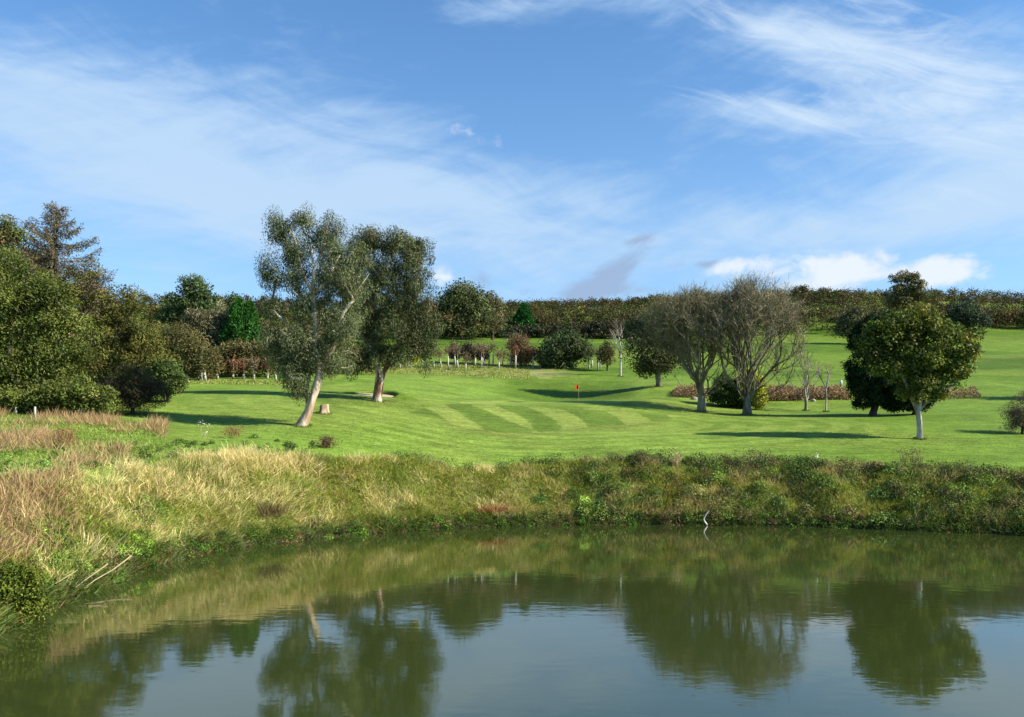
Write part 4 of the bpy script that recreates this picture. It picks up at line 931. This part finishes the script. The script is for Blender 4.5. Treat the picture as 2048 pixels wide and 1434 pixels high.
def blob(px, py, rx, ry, rot=0, w=1.):
    a0, e0 = A2(px), E2(px, py); rx /= F; ry /= F
    dx = Mt('SUBTRACT', az, a0); dy = Mt('SUBTRACT', el, e0); c, s = math.cos(R(rot)), math.sin(R(rot))
    u = Mt('ADD', Mt('MULTIPLY', dx, c/rx), Mt('MULTIPLY', dy, s/rx)); v = Mt('ADD', Mt('MULTIPLY', dx, -s/ry), Mt('MULTIPLY', dy, c/ry))
    q = Mt('ADD', Mt('MULTIPLY', u, u), Mt('MULTIPLY', v, v)); return Mt('MULTIPLY', Mt('EXPONENT', Mt('MULTIPLY', q, -1.)), w)
def ssum(l):
    o = l[0]
    for b in l[1:]: o = Mt('ADD', o, b)
    return o
def ramp(x, a, b, clamp=True):
    m = N(nt, 'ShaderNodeMapRange', interpolation_type='SMOOTHSTEP'); m.inputs['From Min'].default_value = a; m.inputs['From Max'].default_value = b; L(x, m.inputs[0]); return m.outputs[0]
# high veil
veil_mask = ssum([blob(250, 290, 620, 115, -8, 1.0), blob(640, 250, 420, 90, -14, .6), blob(60, 150, 240, 60, 0, .35), blob(1900, 150, 420, 150, -25, .8), blob(1550, 60, 260, 40, -18, .55), blob(1050, 10, 260, 26, 0, .6),
                  blob(1560, 230, 170, 26, -14, .8), blob(1950, 260, 160, 60, -30, .45), blob(1750, 440, 520, 50, 4, .5), blob(900, 430, 900, 80, 0, .3), blob(1024, 520, 2800, 190, 0, .45), blob(2000, 400, 260, 60, 6, .3)])
n1 = noise(.45, 1.6, .16, 9, 7, .62, .6); n2 = noise(.5, 2.4, -.3, 22, 5, .6, .3, 3)
nn = Mt('ADD', Mt('MULTIPLY', n1, 1.15), Mt('MULTIPLY', n2, .45))
veil = Mt('MULTIPLY', ramp(Mt('ADD', nn, Mt('MULTIPLY', veil_mask, .55)), .90, 1.62), .95)
# small cumulus low on the right and grey wisps
cum_mask = ssum([blob(1670, 548, 125, 44, 0, 1.05), blob(1905, 542, 72, 32, 0, 1.), blob(1480, 533, 100, 24, 0, .75), blob(880, 556, 42, 40, 0, .75), blob(940, 265, 90, 26, -12, .42), blob(1070, 300, 30, 16, 0, .4), blob(850, 62, 40, 14, 0, .5), blob(1480, 10, 130, 50, -20, .35)])
n3 = noise(1, 1.4, 0, 20, 8, .6, .3, 5)
cum = ramp(Mt('ADD', Mt('MULTIPLY', n3, 1.5), Mt('MULTIPLY', cum_mask, .75)), 1.05, 1.5)
gry_mask = ssum([blob(1200, 560, 120, 30, 28, 1.), blob(1270, 482, 34, 10, 15, .6), blob(1290, 580, 90, 16, 0, .7), blob(1040, 580, 55, 14, 10, .5), blob(960, 560, 40, 22, 10, .6), blob(1420, 528, 50, 10, 0, .6), blob(2030, 585, 90, 20, 0, .5)])
n4 = noise(.8, 1.8, -.4, 24, 6, .6, .5, 9)
gry = Mt('MULTIPLY', ramp(Mt('ADD', Mt('MULTIPLY', n4, 1.3), Mt('MULTIPLY', gry_mask, .72)), .85, 1.35), .9)
sky = N(nt, 'ShaderNodeTexSky'); sky.sky_type = 'NISHITA'; sky.sun_disc = False; sky.sun_elevation = R(SUN_EL); sky.sun_rotation = R(SUN_AZ)
sky.air_density = 1.0; sky.dust_density = .6; sky.ozone_density = 1.6; sky.altitude = 50
tint = N(nt, 'ShaderNodeMixRGB', blend_type='MULTIPLY'); tint.inputs[0].default_value = 1; tint.inputs[2].default_value = (.46, .88, 1.20, 1); L(sky.outputs[0], tint.inputs[1])
STR = .088
def mixc_(a, colr, fac):
    m = N(nt, 'ShaderNodeMixRGB', blend_type='MIX'); L(fac, m.inputs[0]); L(a, m.inputs[1]); m.inputs[2].default_value = (*[v/STR for v in colr], 1); return m.outputs[0]
cst = mixc_(tint.outputs[0], (.25, .35, .48), veil)
low = Mt('MULTIPLY', Mt('EXPONENT', Mt('MULTIPLY', Mt('MAXIMUM', el, 0.), -5.2)), .92)
cst = mixc_(cst, (.34, .43, .50), low)
n5 = noise(.5, 2.3, .34, 13, 8, .66, 1.4, 14)
wm = ssum([blob(1560, 225, 190, 34, -16, 1.), blob(1900, 230, 260, 90, -30, .8), blob(1520, 50, 170, 34, -22, .9), blob(1850, 100, 330, 120, -28, .6), blob(1000, 8, 160, 16, 0, .8), blob(250, 200, 420, 60, -10, .45), blob(1650, 440, 420, 30, 5, .5)])
wisp = Mt('MULTIPLY', ramp(Mt('ADD', Mt('MULTIPLY', n5, 1.5), Mt('MULTIPLY', wm, .55)), 1.0, 1.75), .72)
cst = mixc_(cst, (.36, .43, .51), wisp)
cst = mixc_(cst, (.175, .24, .35), gry)
cst = mixc_(cst, (.42, .46, .52), cum)
bg = N(nt, 'ShaderNodeBackground'); bg.inputs['Strength'].default_value = STR; L(cst, bg.inputs['Color'])
wo = N(nt, 'ShaderNodeOutputWorld'); L(bg.outputs[0], wo.inputs[0])
scene.render.engine = 'CYCLES'
scene.cycles.max_bounces = 6; scene.cycles.transparent_max_bounces = 4; scene.cycles.diffuse_bounces = 3; scene.cycles.glossy_bounces = 3
scene.view_settings.view_transform = 'Standard'; scene.view_settings.look = 'None'; scene.view_settings.exposure = 1.0; scene.view_settings.gamma = 1
